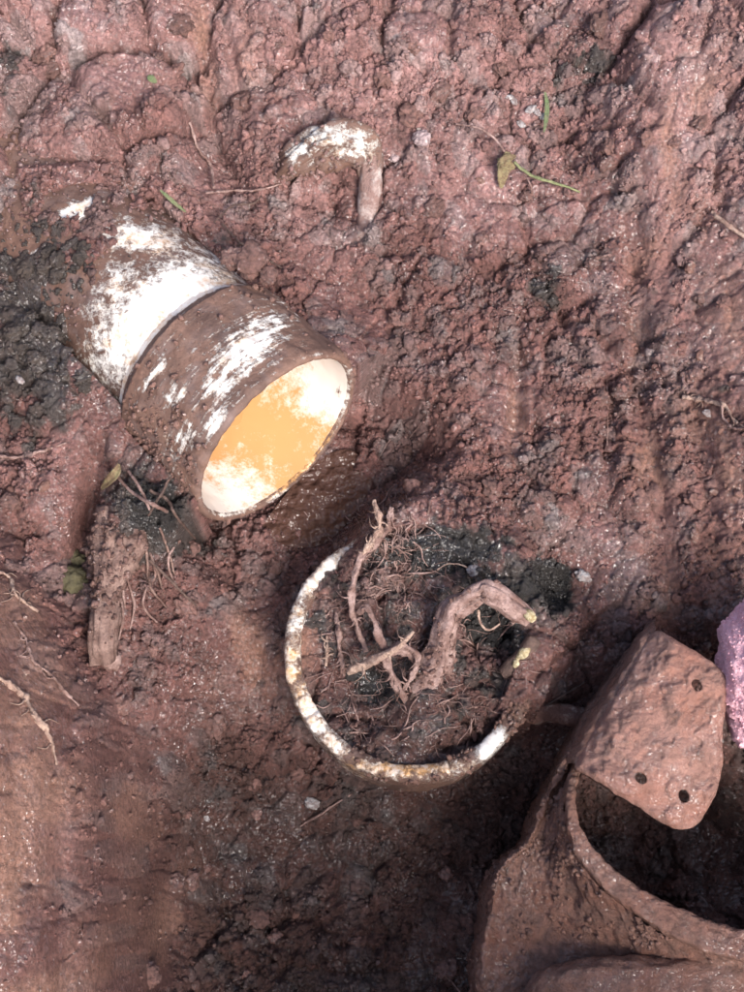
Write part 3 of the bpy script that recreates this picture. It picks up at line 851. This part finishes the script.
# lower lip: rounded edge of a second flange
L0 = curve3([(505, 1030, -.004), (532, 985, .006), (560, 966, .012), (610, 958, .014), (670, 956, .014), (744, 962, .012), (840, 985, .006)], 90)
L1 = curve3([(520, 1060, .004), (548, 1010, .012), (580, 996, .018), (615, 992, .020), (670, 990, .020), (744, 994, .018), (830, 1010, .012)], 90)
L2 = curve3([(540, 1100, .004), (560, 1060, .012), (590, 1050, .018), (615, 1048, .020), (670, 1048, .020), (744, 1048, .018), (830, 1060, .012)], 90)
lipg = loft([L0-np.array([0, 0, .07]), L0-np.array([0, 0, .02]), L0-np.array([0, 0, .004]), L0*0.7+L1*0.3+np.array([0, 0, .003]), L1, L2, L2-np.array([0, 0, .03])], 8)
lipg = noise_disp(noise_disp(lipg, 0.0026, 70, 503), .0016, 220, 505)
bw = noise_w = np.clip(fbm(body[..., 0]*40, body[..., 1]*40, 506, 3)+.1, 0, 1).ravel()
stuck('mud_crumbs', body.reshape(-1, 3), bw, 1100, fwall, np.ones((body.size//3, 3))*np.array([.22, .12, .092]), 507, .0005, .0024)
put('lower_flange', make_mesh('lower_flange', lipg.reshape(-1, 3), grid_faces(lipg.shape[0], 90)), MAT_FIT, fit)
# flap: solid plate with three drilled holes
poly = np.array([(653, 630), (664, 632), (690, 648), (716, 664), (725, 674), (728, 690), (724, 722), (721, 742), (724, 752), (721, 778), (713, 802), (702, 820), (690, 829), (677, 830), (660, 822), (640, 807), (620, 797), (604, 785), (588, 775), (574, 768), (576, 763), (586, 744), (597, 722), (614, 696), (631, 666), (643, 642)], float)
for _ in range(3):
    nx = np.roll(poly, -1, 0)
    poly = np.stack([poly*.75+nx*.25, poly*.25+nx*.75], 1).reshape(-1, 2)
holes = [(697, 685, 5.6), (641, 778, 6.0), (684, 796, 6.0)]
def sdf_poly(p):
    d = np.full(len(p), 1e9); ins = np.zeros(len(p), bool)
    n = len(poly)
    for i in range(n):
        a = poly[i]; b = poly[(i+1) % n]
        e = b-a; w = p-a
        t = np.clip((w@e)/(e@e), 0, 1)
        d = np.minimum(d, np.linalg.norm(w-e*t[:, None], axis=1))
        c1_ = (p[:, 1] >= a[1]) & (p[:, 1] < b[1]) & (e[0]*w[:, 1] > e[1]*w[:, 0])
        c2_ = (p[:, 1] < a[1]) & (p[:, 1] >= b[1]) & (e[0]*w[:, 1] < e[1]*w[:, 0])
        ins ^= (c1_ | c2_)
    return np.where(ins, -d, d)
def flap_sdf(p):
    d = sdf_poly(p)+1.6*fbm(p[:, 0]*0.07, p[:, 1]*0.07, 510, 3)
    for hx, hy, hr in holes:
        ang_ = np.arctan2(p[:, 1]-hy, p[:, 0]-hx)
        d = np.maximum(d, hr*(1+0.12*np.sin(2*ang_+hx))-np.hypot(p[:, 0]-hx, (p[:, 1]-hy)))
    return d
st = 1.6
gx, gy = np.meshgrid(np.arange(552, 738, st), np.arange(620, 840, st))
pp = np.stack([gx.ravel(), gy.ravel()], -1)
sd = flap_sdf(pp)
nr_, nc_ = gx.shape
F = grid_faces(nr_, nc_)
keep = (sd[F] < st*0.75).sum(1) == 4
for _ in range(3):
    sd = flap_sdf(pp); e = 0.3
    gr = np.stack([(flap_sdf(pp+np.array([e, 0]))-sd)/e, (flap_sdf(pp+np.array([0, e]))-sd)/e], -1)
    gr /= np.linalg.norm(gr, axis=1)[:, None]+1e-9
    mv = np.abs(sd) < st*1.1
    bnd = np.zeros(len(pp), bool)
    Fk = F[keep]
    cnt = np.zeros(len(pp), int); np.add.at(cnt, Fk.ravel(), 1)
    bnd = (cnt > 0) & (cnt < 4)
    pp = np.where((bnd)[:, None], pp-gr*sd[:, None], pp)
Fk = F[keep]
used = np.unique(Fk); remap = -np.ones(len(pp), int); remap[used] = np.arange(len(used))
p2 = pp[used]; Fk = remap[Fk]
nl = np.array([650-574., 632-760.]); nl /= np.linalg.norm(nl)
dl = (p2[:, 0]-574)*(-nl[1])+(p2[:, 1]-760)*nl[0]        # px right of the hinge line
zf = 0.056-0.014*np.clip(1-dl/50, 0, None)**2.0-0.016*np.clip(((p2[:, 0]-640)*.6+(p2[:, 1]-740)*.8)/95, 0, 1.2)**1.6
pt_ = sstep(-.25, .3, fbm(p2[:, 0]*0.022, p2[:, 1]*0.022, 523, 3))
lump = 0.0040*fbm(p2[:, 0]*0.03, p2[:, 1]*0.03, 520, 5)+(0.0040*np.abs(fbm(p2[:, 0]*0.05, p2[:, 1]*0.05, 521, 4))+0.0016*fbm(p2[:, 0]*0.16, p2[:, 1]*0.16, 522, 4))*(.25+.75*pt_)+0.0018*sstep(.0, .12, fbm(p2[:, 0]*0.03+9, p2[:, 1]*0.03, 524, 4))
edge = np.clip(-sdf_poly(p2), 0, 5)/5
zt = zf+lump*edge-0.0018*(1-edge)**2
q3 = np.array([P(a, b, z) for (a, b), z in zip(p2, zt)])
b3 = q3.copy(); b3[:, 2] -= 0.0045
nv = len(q3)
# boundary edges -> side walls
ed = {}
for q in Fk:
    for i in range(4):
        k_ = (int(q[i]), int(q[(i+1) % 4]))
        ed[k_] = ed.get(k_, 0)+1
bd = [e_ for e_ in ed if (e_[1], e_[0]) not in ed]
walls = np.array([(b_, a_, a_+nv, b_+nv) for a_, b_ in bd])
allf = np.vstack([Fk[:, ::-1], Fk+nv, walls[:, ::-1]])
put('holed_flap', make_mesh('holed_flap', np.vstack([q3, b3]), allf), MAT_FLAP, fit)

edge_px = [(578, 770), (577, 762), (587, 744), (598, 722), (615, 696), (632, 666), (645, 641), (655, 631)]
E0 = catmull(np.array([P(u, v, .041) for u, v in edge_px]), 80)
E1 = catmull(np.array([P(u, v, .036) for u, v in [(573, 764), (572, 757), (582, 739), (593, 717), (610, 691), (628, 661), (642, 636), (655, 626)]]), 80)
E2 = catmull(np.array([P(u, v, -.02) for u, v in [(562, 762), (563, 752), (571, 736), (583, 713), (601, 687), (622, 656), (641, 630), (654, 618)]]), 80)
E3 = E2.copy(); E3[:, 2] = -.12
sideg = noise_disp(loft([E0+np.array([.004, -.003, -.001]), E0+np.array([0, 0, .001]), E1, E1*.5+E2*.5, E2, E3], 9), .0022, 120, 508)
put('side_wall', make_mesh('side_wall', sideg.reshape(-1, 3), grid_faces(sideg.shape[0], 80)), MAT_FIT, fit)

# ------------------------------------------------------------------ roots
def root(name, pts, mat, label=None, cat='root', group=None, parent=None, n=60, m=10, rough=0.18, seed=1, absolute=False, kind=None, flat=1.0, hug=1.0):
    """pts: (u, v, dz or z, radius in px)"""
    path = [P(u, v, z) if absolute else G(u, v, z*hug) for u, v, z, r in pts]
    rad = [r*0.00061 for *_, r in pts]
    v, f, uv = tube_arrays(path, rad, n, m, rough, seed, flat=flat)
    return put(name, make_mesh(name, v, f, uv=uv), mat, parent, label, cat if parent is None else None, group, kind)

crook = put('crooked_root', None, None, label='thick crooked root bending out of the upright broken pipe', cat='root')
crook.empty_display_size = 0.02
root('root_stem', [(422, 718, -.040, 36), (429, 694, -.016, 28), (437, 668, .000, 18), (442, 642, .012, 12.5), (447, 624, .021, 10.5), (453, 610, .025, 10), (468, 600, .030, 8.5), (484, 591, .034, 8), (490, 592, .035, 9), (506, 600, .033, 9), (524, 612, .028, 9.5), (531, 618, .026, 8.5)], MAT_ROOT, parent=crook, n=200, m=40, rough=0.5, seed=3, absolute=True)
sv = np.array([q.co[:] for q in bpy.data.objects['root_stem'].data.vertices]); su, svv, _ = project(sv)
stuck('mud_crumbs', sv, sstep(625, 690, svv)+.06, 420, crook, np.ones((len(sv), 3))*np.array([.17, .095, .078]), 445, .0006, .0022)
root('cut_end', [(524, 611, .0315, 3), (529, 615, .0335, 5.5), (533, 620, .0315, 4)], MAT_CUT, parent=crook, n=14, m=10, seed=4, absolute=True)
for i in range(16):
    a = random.uniform(-1.0, 1.0)
    u0 = 432+a*14; v0 = 660+random.uniform(-6, 20)
    root('root_fibre', [(u0, v0, .006, 2.4), (u0+a*7, v0+22, -.002, 2.2), (u0+a*16+random.uniform(-4, 4), v0+48, -.016, 1.3)], MAT_ROOT if i % 2 else MAT_ROOT_DARK, parent=crook, n=16, m=6, seed=20+i, absolute=True)
root('root_fibre', [(478, 610, .026, 1.6), (480, 622, .024, 1.3), (488, 630, .02, 1.2), (500, 624, .02, .9)], MAT_ROOT_PALE, parent=crook, n=24, m=6, seed=60, absolute=True)

stub2 = put('root_stub', None, None, label='short root stub with pale yellow torn ends on the pipe rim', cat='root')
stub2.empty_display_size = 0.02
root('root_stem', [(505, 672, .0, 9), (517, 660, .008, 9.5), (528, 648, .014, 8.5), (536, 638, .016, 7)], MAT_ROOT_DARK, parent=stub2, n=40, m=14, rough=.3, seed=7, absolute=True)
root('torn_end', [(517, 659, .013, 2.5), (523, 653, .0165, 5), (530, 647, .0165, 3)], MAT_CUT, parent=stub2, n=16, m=10, seed=8, absolute=True)
root('torn_end', [(514, 667, .011, 2), (517, 663, .0125, 4), (521, 659, .012, 2)], MAT_CUT, parent=stub2, n=12, m=8, seed=9, absolute=True)

thin = [
 ('long knobbly root hanging down inside the upright broken pipe', [(392, 508, .016, 3), (388, 528, .016, 3.6), (372, 545, .018, 4.5), (358, 562, .020, 4), (353, 590, .018, 4), (352, 612, .012, 3.6), (358, 630, .006, 3.2), (366, 652, .0, 2.4)], MAT_ROOT, .35),
 ('thin root forking down beside the crooked root base', [(358, 612, .016, 2.6), (368, 608, .022, 3.4), (374, 622, .022, 4.2), (383, 645, .018, 4.6), (390, 668, .01, 4.8), (398, 688, .002, 5.0), (410, 708, -.012, 4)], MAT_ROOT, .3),
 ('pale straight root lying across the forked root', [(348, 672, .004, 4), (366, 664, .014, 5.5), (386, 655, .022, 5), (400, 644, .026, 3.4), (414, 632, .03, 2.2)], MAT_ROOT_PALE, .22),
 ('slim twisted root below the pale straight root', [(386, 655, .018, 3), (398, 650, .016, 4.5), (412, 654, .01, 5), (420, 668, .004, 4)], MAT_ROOT, .3),
]
thin += [
 ('slender root hanging from the soil mound over the pipe rim', [(374, 500, .030, 2), (377, 514, .030, 3), (379, 530, .026, 3.4), (368, 546, .022, 3), (362, 556, .02, 2)], MAT_ROOT_PALE, .4),
 ('faint upright root against the inner left pipe wall', [(336, 612, -.004, 2), (338, 632, -.002, 2.6), (340, 652, -.004, 2.6), (344, 676, -.01, 2)], MAT_ROOT, .4),
 ('short pale root tip by the inner left pipe wall', [(327, 636, -.004, 1.2), (327, 650, -.002, 1.8), (326, 666, -.006, 1.4)], MAT_ROOT_PALE, .3),
 ('curved root arching between the forked root and crooked root', [(389, 648, .016, 2.4), (404, 646, .018, 3.2), (417, 656, .014, 3.4), (414, 672, .008, 3), (404, 690, .0, 2.4)], MAT_ROOT, .4),
]
for i, (lab, pts, mt, rgh) in enumerate(thin):
    e = put('thin_root', None, None, label=lab, cat='root'); e.empty_display_size = .01
    root('root_stem', [(a, b, c, d*.82) for a, b, c, d in pts], mt, parent=e, n=120, m=14, rough=rgh*2.0, seed=80+i, absolute=True)
    rq = random.Random(500+i)
    for k in range(12 if len(pts) > 4 else 7):
        t_ = rq.uniform(.1, .95)*(len(pts)-1); q = int(t_); w_ = t_-q
        p0 = [pts[q][x]*(1-w_)+pts[min(q+1, len(pts)-1)][x]*w_ for x in range(4)]
        a_ = rq.uniform(0, 6.28); l_ = rq.uniform(5, 20)
        root('root_hair', [(p0[0], p0[1], p0[2], p0[3]*.3+.3), (p0[0]+math.cos(a_)*l_*.5, p0[1]+math.sin(a_)*l_*.5, p0[2]+.001, .7), (p0[0]+math.cos(a_+.5)*l_, p0[1]+math.sin(a_+.5)*l_, p0[2]-.006, .3)], mt, parent=e, n=14, m=5, rough=.4, seed=900+i*20+k, absolute=True)

# fibrous root mat packed in the pipe
mv_, mf_ = [], []; off = 0
rg = np.random.default_rng(77)
for i in range(360):
    a = rg.uniform(0, 6.28); q = math.sqrt(rg.random())*0.86
    if i < 150:
        u0, v0 = 384+rg.normal()*20, 545+rg.normal()*28
    else:
        u0, v0 = 411+q*118*math.cos(a), 657+q*112*math.sin(a)
    if math.hypot((u0-411)/120, (v0-657)/120) > 1.15 and v0 > 560: continue
    d = rg.uniform(0, 6.28); ln = rg.uniform(12, 52)
    pts = []
    for k in range(5):
        pts.append((u0+math.cos(d)*ln*k/4+rg.normal()*2.2, v0+math.sin(d)*ln*k/4+rg.normal()*2.2, -.0006+.004*math.sin(k/4*3.1)*rg.random()**2))
    path = [G(*p) for p in pts]
    r = (.3+.9*rg.random()**3)*0.0006
    v, f, _ = tube_arrays(path, [r*.6, r, r, r*.8, r*.4], 12, 5, .25, i)
    mv_.append(v); mf_.append(f+off); off += len(v)
put('root_mat', make_mesh('root_mat', np.vstack(mv_), np.vstack(mf_)), MAT_ROOT, kind='stuff', label='tangled fine rootlets packed in the upright broken pipe', cat='rootlets')

# peeled stump on the left
st_ = put('root_stump', None, None, label='thick peeled root standing beside the dark crevice', cat='root')
st_.empty_display_size = 0.02
so_ = root('root_stem', [(122, 515, -.022, 20), (117, 545, -.012, 19), (111, 575, .004, 16), (106, 600, .011, 14.5), (103, 625, .013, 13.5), (102, 645, .012, 12.5), (104, 662, .008, 11)], MAT_STUMP, parent=st_, n=160, m=40, rough=.55, seed=12)
root('torn_end', [(108, 652, .002, 7), (111, 660, .003, 8), (114, 667, .000, 5)], MAT_ROOT, parent=st_, n=30, m=16, rough=.5, seed=13)
sv = np.array([q.co[:] for q in so_.data.vertices])
su, svv, _ = project(sv)
stuck('mud_crumbs', sv, sstep(630, 560, svv)+.04, 600, st_, np.ones((len(sv), 3))*np.array([.15, .085, .07]), 444, .0007, .003)
for i in range(12):
    u0 = 120+random.uniform(-14, 40); v0 = 555+random.uniform(-30, 40)
    l_ = random.uniform(25, 60)
    root('bark_strip', [(u0, v0, .000, 1.2), (u0+random.uniform(-3, 10), v0+l_*.5, .003, 1.5), (u0+random.uniform(-4, 20), v0+l_, -.001, .8)], MAT_ROOT if i % 3 else MAT_STUMP, parent=st_, n=14, m=6, seed=140+i)

# roots fringing the dark earth under the pipe
for i, pts in enumerate(([(112, 470, .006, 1.5), (132, 492, .01, 1.7), (160, 508, .012, 2), (190, 522, .008, 1.5)], [(150, 490, .012, 1.6), (168, 500, .014, 1.7), (176, 516, .01, 1.4), (196, 540, .006, 1.2)], [(128, 470, .008, 1.4), (140, 488, .012, 1.6), (150, 510, .01, 1.4)], [(170, 478, .01, 1.2), (160, 496, .014, 1.4), (148, 516, .01, 1.2)], [(180, 540, .006, 1.3), (168, 560, .008, 1.4), (176, 590, .006, 1.0)], [(150, 560, .01, 1.4), (172, 582, .01, 1.5), (196, 606, .006, 1.2)])):
    root('rootlet', pts, MAT_ROOT_DARK if i % 2 else MAT_ROOT, 'dark thin rootlet on the black earth beneath the drain pipe', group='rootlets under the drain pipe', n=30, m=6, seed=170+i)

singles = [
 ('branching_root', 'pale root tip lying on the clay bank above the holed flap', [(682, 397, .004, 2.6), (697, 399, .006, 3.2), (712, 402, .005, 3), (726, 407, .006, 2.8), (734, 420, .004, 2), (748, 432, .003, 1.6)], MAT_ROOT_PALE),
 ('branching_root', 'grey rootlet curling off the pale root tip on the bank', [(722, 405, .005, 1.8), (724, 418, .004, 1.7), (734, 428, .004, 1.5), (748, 428, .003, 1.2)], MAT_ROOT),
 ('twig', 'pale pinkish twig poking from the clay bank', [(712, 212, .008, 3), (724, 221, .009, 2.8), (736, 231, .009, 2.6), (752, 242, .006, 2.4)], MAT_ROOT_PALE),
 ('twig', 'tiny brown twig below the bank lumps', [(592, 260, .004, 1.5), (600, 257, .005, 1.6), (609, 255, .004, 1.2)], MAT_ROOT),
 ('wall_root', 'pale branching root trailing down the smooth clay wall', [(-10, 672, .002, 2.4), (8, 684, .003, 3), (24, 696, .003, 3.4), (34, 714, .003, 3.2), (45, 728, .003, 3.0), (52, 745, .003, 2.3), (57, 765, .002, 1.6)], MAT_ROOT_PALE),
 ('wall_root', 'thin pale root near the top of the clay wall', [(-8, 568, .002, 2), (10, 578, .003, 2.2), (14, 592, .003, 2), (24, 602, .003, 2.2), (38, 612, .002, 1.4)], MAT_ROOT_PALE),
 ('wall_root', 'long brown root slanting down the clay wall', [(14, 622, .003, 1.8), (26, 640, .003, 2.0), (34, 662, .003, 2), (48, 672, .003, 2), (64, 690, .003, 2), (78, 706, .002, 1.4)], MAT_ROOT),
 ('trailing_root', 'long thin root running over the soil left of the stump', [(-8, 456, .003, 2.0), (20, 457, .005, 2), (45, 450, .006, 1.9), (66, 443, .004, 1.4)], MAT_ROOT),
 ('forked_root', 'pale forked root in the hollow above the drain pipe', [(190, 122, .006, 1.6), (198, 148, .010, 2.0), (210, 165, .012, 2.0), (214, 188, .012, 1.7)], MAT_ROOT),
 ('forked_root', 'horizontal thin root in the hollow above the drain pipe', [(206, 193, .012, 1.5), (228, 191, .014, 1.8), (256, 190, .010, 1.5), (282, 184, .004, 1)], MAT_ROOT),
 ('forked_root', 'fine root hair arching over the hollow above the pipe', [(214, 222, .010, 1.2), (232, 206, .012, 1.3), (252, 204, .010, 1.2), (262, 196, .006, 1)], MAT_ROOT_DARK),
 ('forked_root', 'slim root leading from the hollow to the pipe coupling', [(222, 224, .006, 1.4), (240, 242, .008, 1.6), (262, 256, .006, 1.3), (282, 268, .003, 1.0)], MAT_ROOT_DARK),
 ('root_hair', 'very fine upright root hair on the gouged bank', [(607, 380, .004, .8), (608, 410, .005, .9), (607, 446, .004, .7)], MAT_ROOT),
 ('root_hair', 'curved pale root hair beside the white pebble', [(437, 570, .008, .8), (448, 564, .010, .8), (462, 565, .010, .8), (470, 570, .008, .7)], MAT_ROOT_PALE),
 ('root_hair', 'thin root running over dark soil below the upright pipe', [(300, 826, .004, 1.3), (318, 816, .006, 1.4), (332, 806, .006, 1.4), (352, 794, .003, 1.1)], MAT_ROOT),
 ('root_hair', 'short pale root hair on the dark trench floor', [(440, 974, .004, 1.1), (450, 980, .005, 1.2), (460, 992, .004, 1)], MAT_ROOT),
 ('root_hair', 'thin root between the upright pipe and the fitting', [(545, 706, .004, 1.1), (562, 696, .006, 1.2), (585, 682, .004, 1)], MAT_ROOT_DARK),
]
for i, (nm, lab, pts, mt) in enumerate(singles):
    if len(pts) < 5:
        root(nm, [(a, b, c, d*.75) for a, b, c, d in pts], mt, lab, n=70, m=8, rough=.6, seed=230+i, hug=.45)
        continue
    e = put(nm, None, None, label=lab, cat='root'); e.empty_display_size = .01
    root('root_stem', [(a, b, c, d*.7) for a, b, c, d in pts], mt, parent=e, n=120, m=10, rough=.8, seed=230+i, hug=.4)
    rq = random.Random(700+i)
    for k in range(9):
        t_ = rq.uniform(.1, .95)*(len(pts)-1); q = int(t_); w_ = t_-q
        p0 = [pts[q][x]*(1-w_)+pts[min(q+1, len(pts)-1)][x]*w_ for x in range(4)]
        a_ = rq.uniform(0, 6.28); l_ = rq.uniform(5, 18)
        root('root_hair', [(p0[0], p0[1], .0008, p0[3]*.25+.3), (p0[0]+math.cos(a_)*l_*.5, p0[1]+math.sin(a_)*l_*.5, .001, .6), (p0[0]+math.cos(a_+.5)*l_, p0[1]+math.sin(a_+.5)*l_, .0, .3)], mt, parent=e, n=14, m=5, rough=.4, seed=1400+i*20+k)

# white-flecked hook at the top
hook = put('hooked_root', None, None, label='white flecked hooked root half buried in the upper soil', cat='root')
hook.empty_display_size = 0.02
o = root('hook_bend', [(280, 182, -.010, 9), (294, 164, .003, 15), (312, 152, .008, 19), (335, 145, .010, 20), (356, 147, .009, 17), (369, 158, .006, 13), (371, 176, .001, 10)], MAT_PIPE, parent=hook, n=140, m=44, rough=.60, seed=31)
hv = np.array([q.co[:] for q in o.data.vertices]); hu, hvv, _ = project(hv)
hm = .98-.62*np.maximum.reduce([blob(hu, hvv, 330, 136, 34, 13, -4), blob(hu, hvv, 300, 150, 18, 9, -45), blob(hu, hvv, 362, 145, 16, 12, 45), .8*blob(hu, hvv, 345, 150, 16, 8)])
stuck('mud_crumbs', hv, np.clip(hm-.5, 0, 1)+.03, 260, hook, np.ones((len(hv), 3))*np.array([.21, .125, .112]), 447, .0006, .0024)
for nm, arr in (('mud', hm), ('rust', hm*0+.15)):
    at_ = o.data.attributes.new(nm, 'FLOAT', 'POINT'); at_.data.foreach_set('value', arr.astype(np.float32))
root('hook_shank', [(370, 158, .005, 10), (371, 182, .003, 11), (369, 204, .001, 10.5), (367, 222, .000, 10), (366, 238, -.005, 8)], root_material('grey_hook_shank', (0.55, 0.48, 0.45), (0.24, 0.15, 0.13), 0.42, 90), parent=hook, n=60, m=18, rough=.2, seed=32)

# muddy stub left of the fitting
root('muddy_stub', [(527, 716, -.002, 5), (540, 715, .006, 10), (556, 714, .010, 11), (572, 714, .012, 11), (590, 716, .010, 8)], MAT_STUB, 'muddy white flecked stub poking out beside the holed flap', cat='stub', n=50, m=16, rough=.28, seed=33)

# ------------------------------------------------------------------ small things
def lump(name, u, v, size, mat, label, cat, seed, squash=(1, 1, .7), lift=.3, group=None, sub=3, amp=.3):
    me_ = lump_mesh(name, seed, sub, amp, squash)
    o = put(name, me_, mat, label=label, cat=cat, group=group, loc=G(u, v, size*lift))
    o.scale = (size,)*3; o.rotation_euler = (0, 0, seed*1.7)
    return o
lump('mossy_pebble', 75, 562, .0068, MAT_MOSS, 'olive green pebble wedged in the crevice, upper of two', 'pebble', 601)
lump('mossy_pebble', 74, 580, .0085, MAT_MOSS, 'olive green pebble wedged in the crevice, lower of two', 'pebble', 602)
lump('white_pebble', 473, 570, .0036, MAT_WHITE, 'small white pebble on black earth above the crooked root', 'pebble', 603)
lump('white_chip', 583, 576, .0042, MAT_WHITE, 'bluish white chip beside the black earth patch', 'chip', 604, (1.2, .8, .5))
lump('white_chip', 312, 803, .0045, MAT_WHITE, 'pale chip on the soil below the upright pipe', 'chip', 605, (.8, 1.1, .5))
for i, (u, v, s) in enumerate(((509, 97, .0026), (514, 101, .003), (531, 109, .0036), (537, 112, .003), (543, 116, .0028), (521, 124, .003))):
    lump('white_fleck', u, v, s, MAT_WHITE, 'tiny white fleck scattered above the yellowed weed', 'chip', 610+i, (1.1, .7, .35), group='white flecks above the weed', sub=2)
for i, (u, v, s) in enumerate(((422, 138, .0055), (395, 158, .003))):
    lump('grey_pebble', u, v, s, soil_material('grey_pebble_%d' % i, False, (.36, .27, .27), .4), ('pale pinkish pebble standing right of the white flecked hook', 'tiny pale pebble touching the hook shank side')[i], 'pebble', 630+i)
for i, (u, v, s) in enumerate(((12, 492, .004), (44, 486, .004), (480, 180, .003), (700, 355, .0035), (708, 413, .003), (640, 500, .003), (716, 492, .0035), (695, 535, .004), (25, 672, .0028), (121, 703, .0032), (122, 722, .0026), (206, 817, .0028), (296, 915, .0026), (20, 380, .003), (690, 268, .004), (420, 130, .002))):
    lump('pale_grit', u, v, s, MAT_WHITE if i in (4, 9, 11, 13) else MAT_STUB, 'tiny pale grit embedded '+near(u, v), 'grit', 650+i, (1.1, .7, .4), 0, 'pale grit in the soil', 2)

# dead weed with stem, leaf blades
def blade(name, pts, width, mat, label=None, cat='leaf', parent=None, fold=.25):
    """thin leaf: pts (u, v, dz); has thickness"""
    path = catmull(np.array([G(*p) for p in pts]), 24)
    t = np.gradient(path, axis=0); t /= np.linalg.norm(t, axis=1)[:, None]
    s = np.cross(t, np.array([0, 0, 1.0])); s /= np.linalg.norm(s, axis=1)[:, None]
    q = np.linspace(0, 1, 24)
    w = width*0.0006*np.sin(np.pi*np.clip(q*0.93+0.05, 0, 1))**0.6
    th = 0.0004
    rows = []
    for k, zz in ((-1, fold), (-.5, fold*.3), (0, 0), (.5, fold*.3), (1, fold)):
        rows.append(path+s*(w*k)[:, None]+np.array([0, 0, 1])*(w*zz)[:, None])
    top = np.stack(rows, 1); bot = top[:, ::-1]-np.array([0, 0, th])
    g = np.concatenate([top, bot], 1)
    return put(name, make_mesh(name, g.reshape(-1, 3), grid_faces(24, 10, True)), mat, parent, label, cat if parent is None else None)
weed = put('dead_weed', None, None, label='yellowed weed scrap with a long green stem on the soil', cat='weed')
weed.empty_display_size = 0.01
blade('leaf', [(508, 152, .004), (506, 162, .008), (503, 174, .008), (501, 188, .004)], 6.5, MAT_YELLOW, parent=weed)
blade('leaf', [(499, 160, .006), (506, 164, .009), (515, 168, .006)], 6, MAT_YELLOW, parent=weed)
blade('leaf', [(498, 168, .006), (505, 160, .009), (516, 156, .006)], 5, MAT_YELLOW, parent=weed)
blade('leaf', [(510, 172, .006), (505, 166, .009), (498, 158, .006)], 5, MAT_YELLOW, parent=weed)
root('stem', [(514, 162, .007, 1.5), (526, 172, .009, 1.7), (540, 179, .008, 1.7), (558, 184, .008, 1.5), (580, 192, .004, 1.0)], root_material('green_stem', (.27, .28, .14), (.16, .18, .08)), parent=weed, n=40, m=7, seed=41)
root('dry_stalk', [(505, 152, .006, 1.1), (494, 138, .007, 1.2), (478, 128, .007, 1.1), (456, 124, .004, .9)], MAT_ROOT, parent=weed, n=40, m=7, seed=42)
root('dry_stalk', [(524, 174, .007, 1), (530, 184, .006, 1), (532, 194, .004, .8)], MAT_ROOT, parent=weed, n=20, m=6, seed=43)
blade('grass_blade', [(545, 92, .004), (547, 106, .006), (546, 120, .006), (544, 132, .003)], 2.6, MAT_GREEN, 'short green grass blade beside the white flecks')
blade('grass_blade', [(160, 190, .006), (168, 197, .008), (177, 205, .006), (186, 212, .003)], 2.2, MAT_GREEN, 'green grass blade on the soil above the pipe')
blade('grass_blade', [(148, 76, .003), (152, 79, .005), (157, 82, .003)], 4, MAT_GREEN, 'small dark green leaf bit among the upper lumps')
blade('yellow_leaf', [(101, 489, .006), (108, 482, .010), (116, 474, .012), (119, 464, .010)], 5, MAT_YELLOW, 'curled yellow leaf at the foot of the drain pipe', fold=.7)

# crumbly lump at the frame's right edge, its sunlit look painted as pink
pk_ = put('pink_lump', None, None, label='crumbly lump painted sunlit pink beside the holed flap', cat='lump')
pk_.empty_display_size = 0.02
iv, jf = ico(5)
seed = 701
k = fbm(iv[:, 0]*1.6+3, iv[:, 1]*1.6+iv[:, 2], seed, 4)*.25+fbm(iv[:, 0]*9, iv[:, 1]*9+iv[:, 2]*8, seed+1, 4)*.10
pc = P(768, 676, .045)
vv = iv*(1+k)[:, None]*np.array([.026, .048, .034])+pc
put('lump_body', make_mesh('lump_body', vv, jf), MAT_PINK, pk_)
ca = crumbs(3000, 0, .0003, .0010, .1, 446, vv, np.ones((len(vv), 3)), np.clip(iv[:, 2]+.4, 0, 1), .5, 1.35)
put('loose_crumbs', make_mesh('loose_crumbs', ca[0], ca[1]), MAT_PINK, pk_, kind='stuff')

# puddles
def puddle(pts, z, label):
    c = np.mean(np.array(pts, float), 0)
    ring = catmull(np.array(list(pts)+[pts[0]], float), 60)[:-1]
    v = [P(c[0], c[1], z)]; f = []
    layers = 6
    for k in range(1, layers+1):
        for q in ring:
            p = c+(q-c)*k/layers
            v.append(P(p[0], p[1], z))
    n = len(ring)
    tri = [(0, 1+i, 1+(i+1) % n) for i in range(n)]
    for k in range(layers-1):
        for i in range(n):
            a = 1+k*n+i; b = 1+k*n+(i+1) % n
            tri += [(a, a+n, b+n), (a, b+n, b)]
    put('puddle', make_mesh('puddle', np.array(v), np.array(tri)), MAT_PUDDLE, kind='structure', label=label, cat='puddle')
puddle([(262, 526), (285, 495), (315, 462), (350, 450), (372, 480), (350, 520), (320, 545), (285, 545)], OPEN_C[2]-0.0662, 'small glinting puddle under the mouth of the drain pipe')
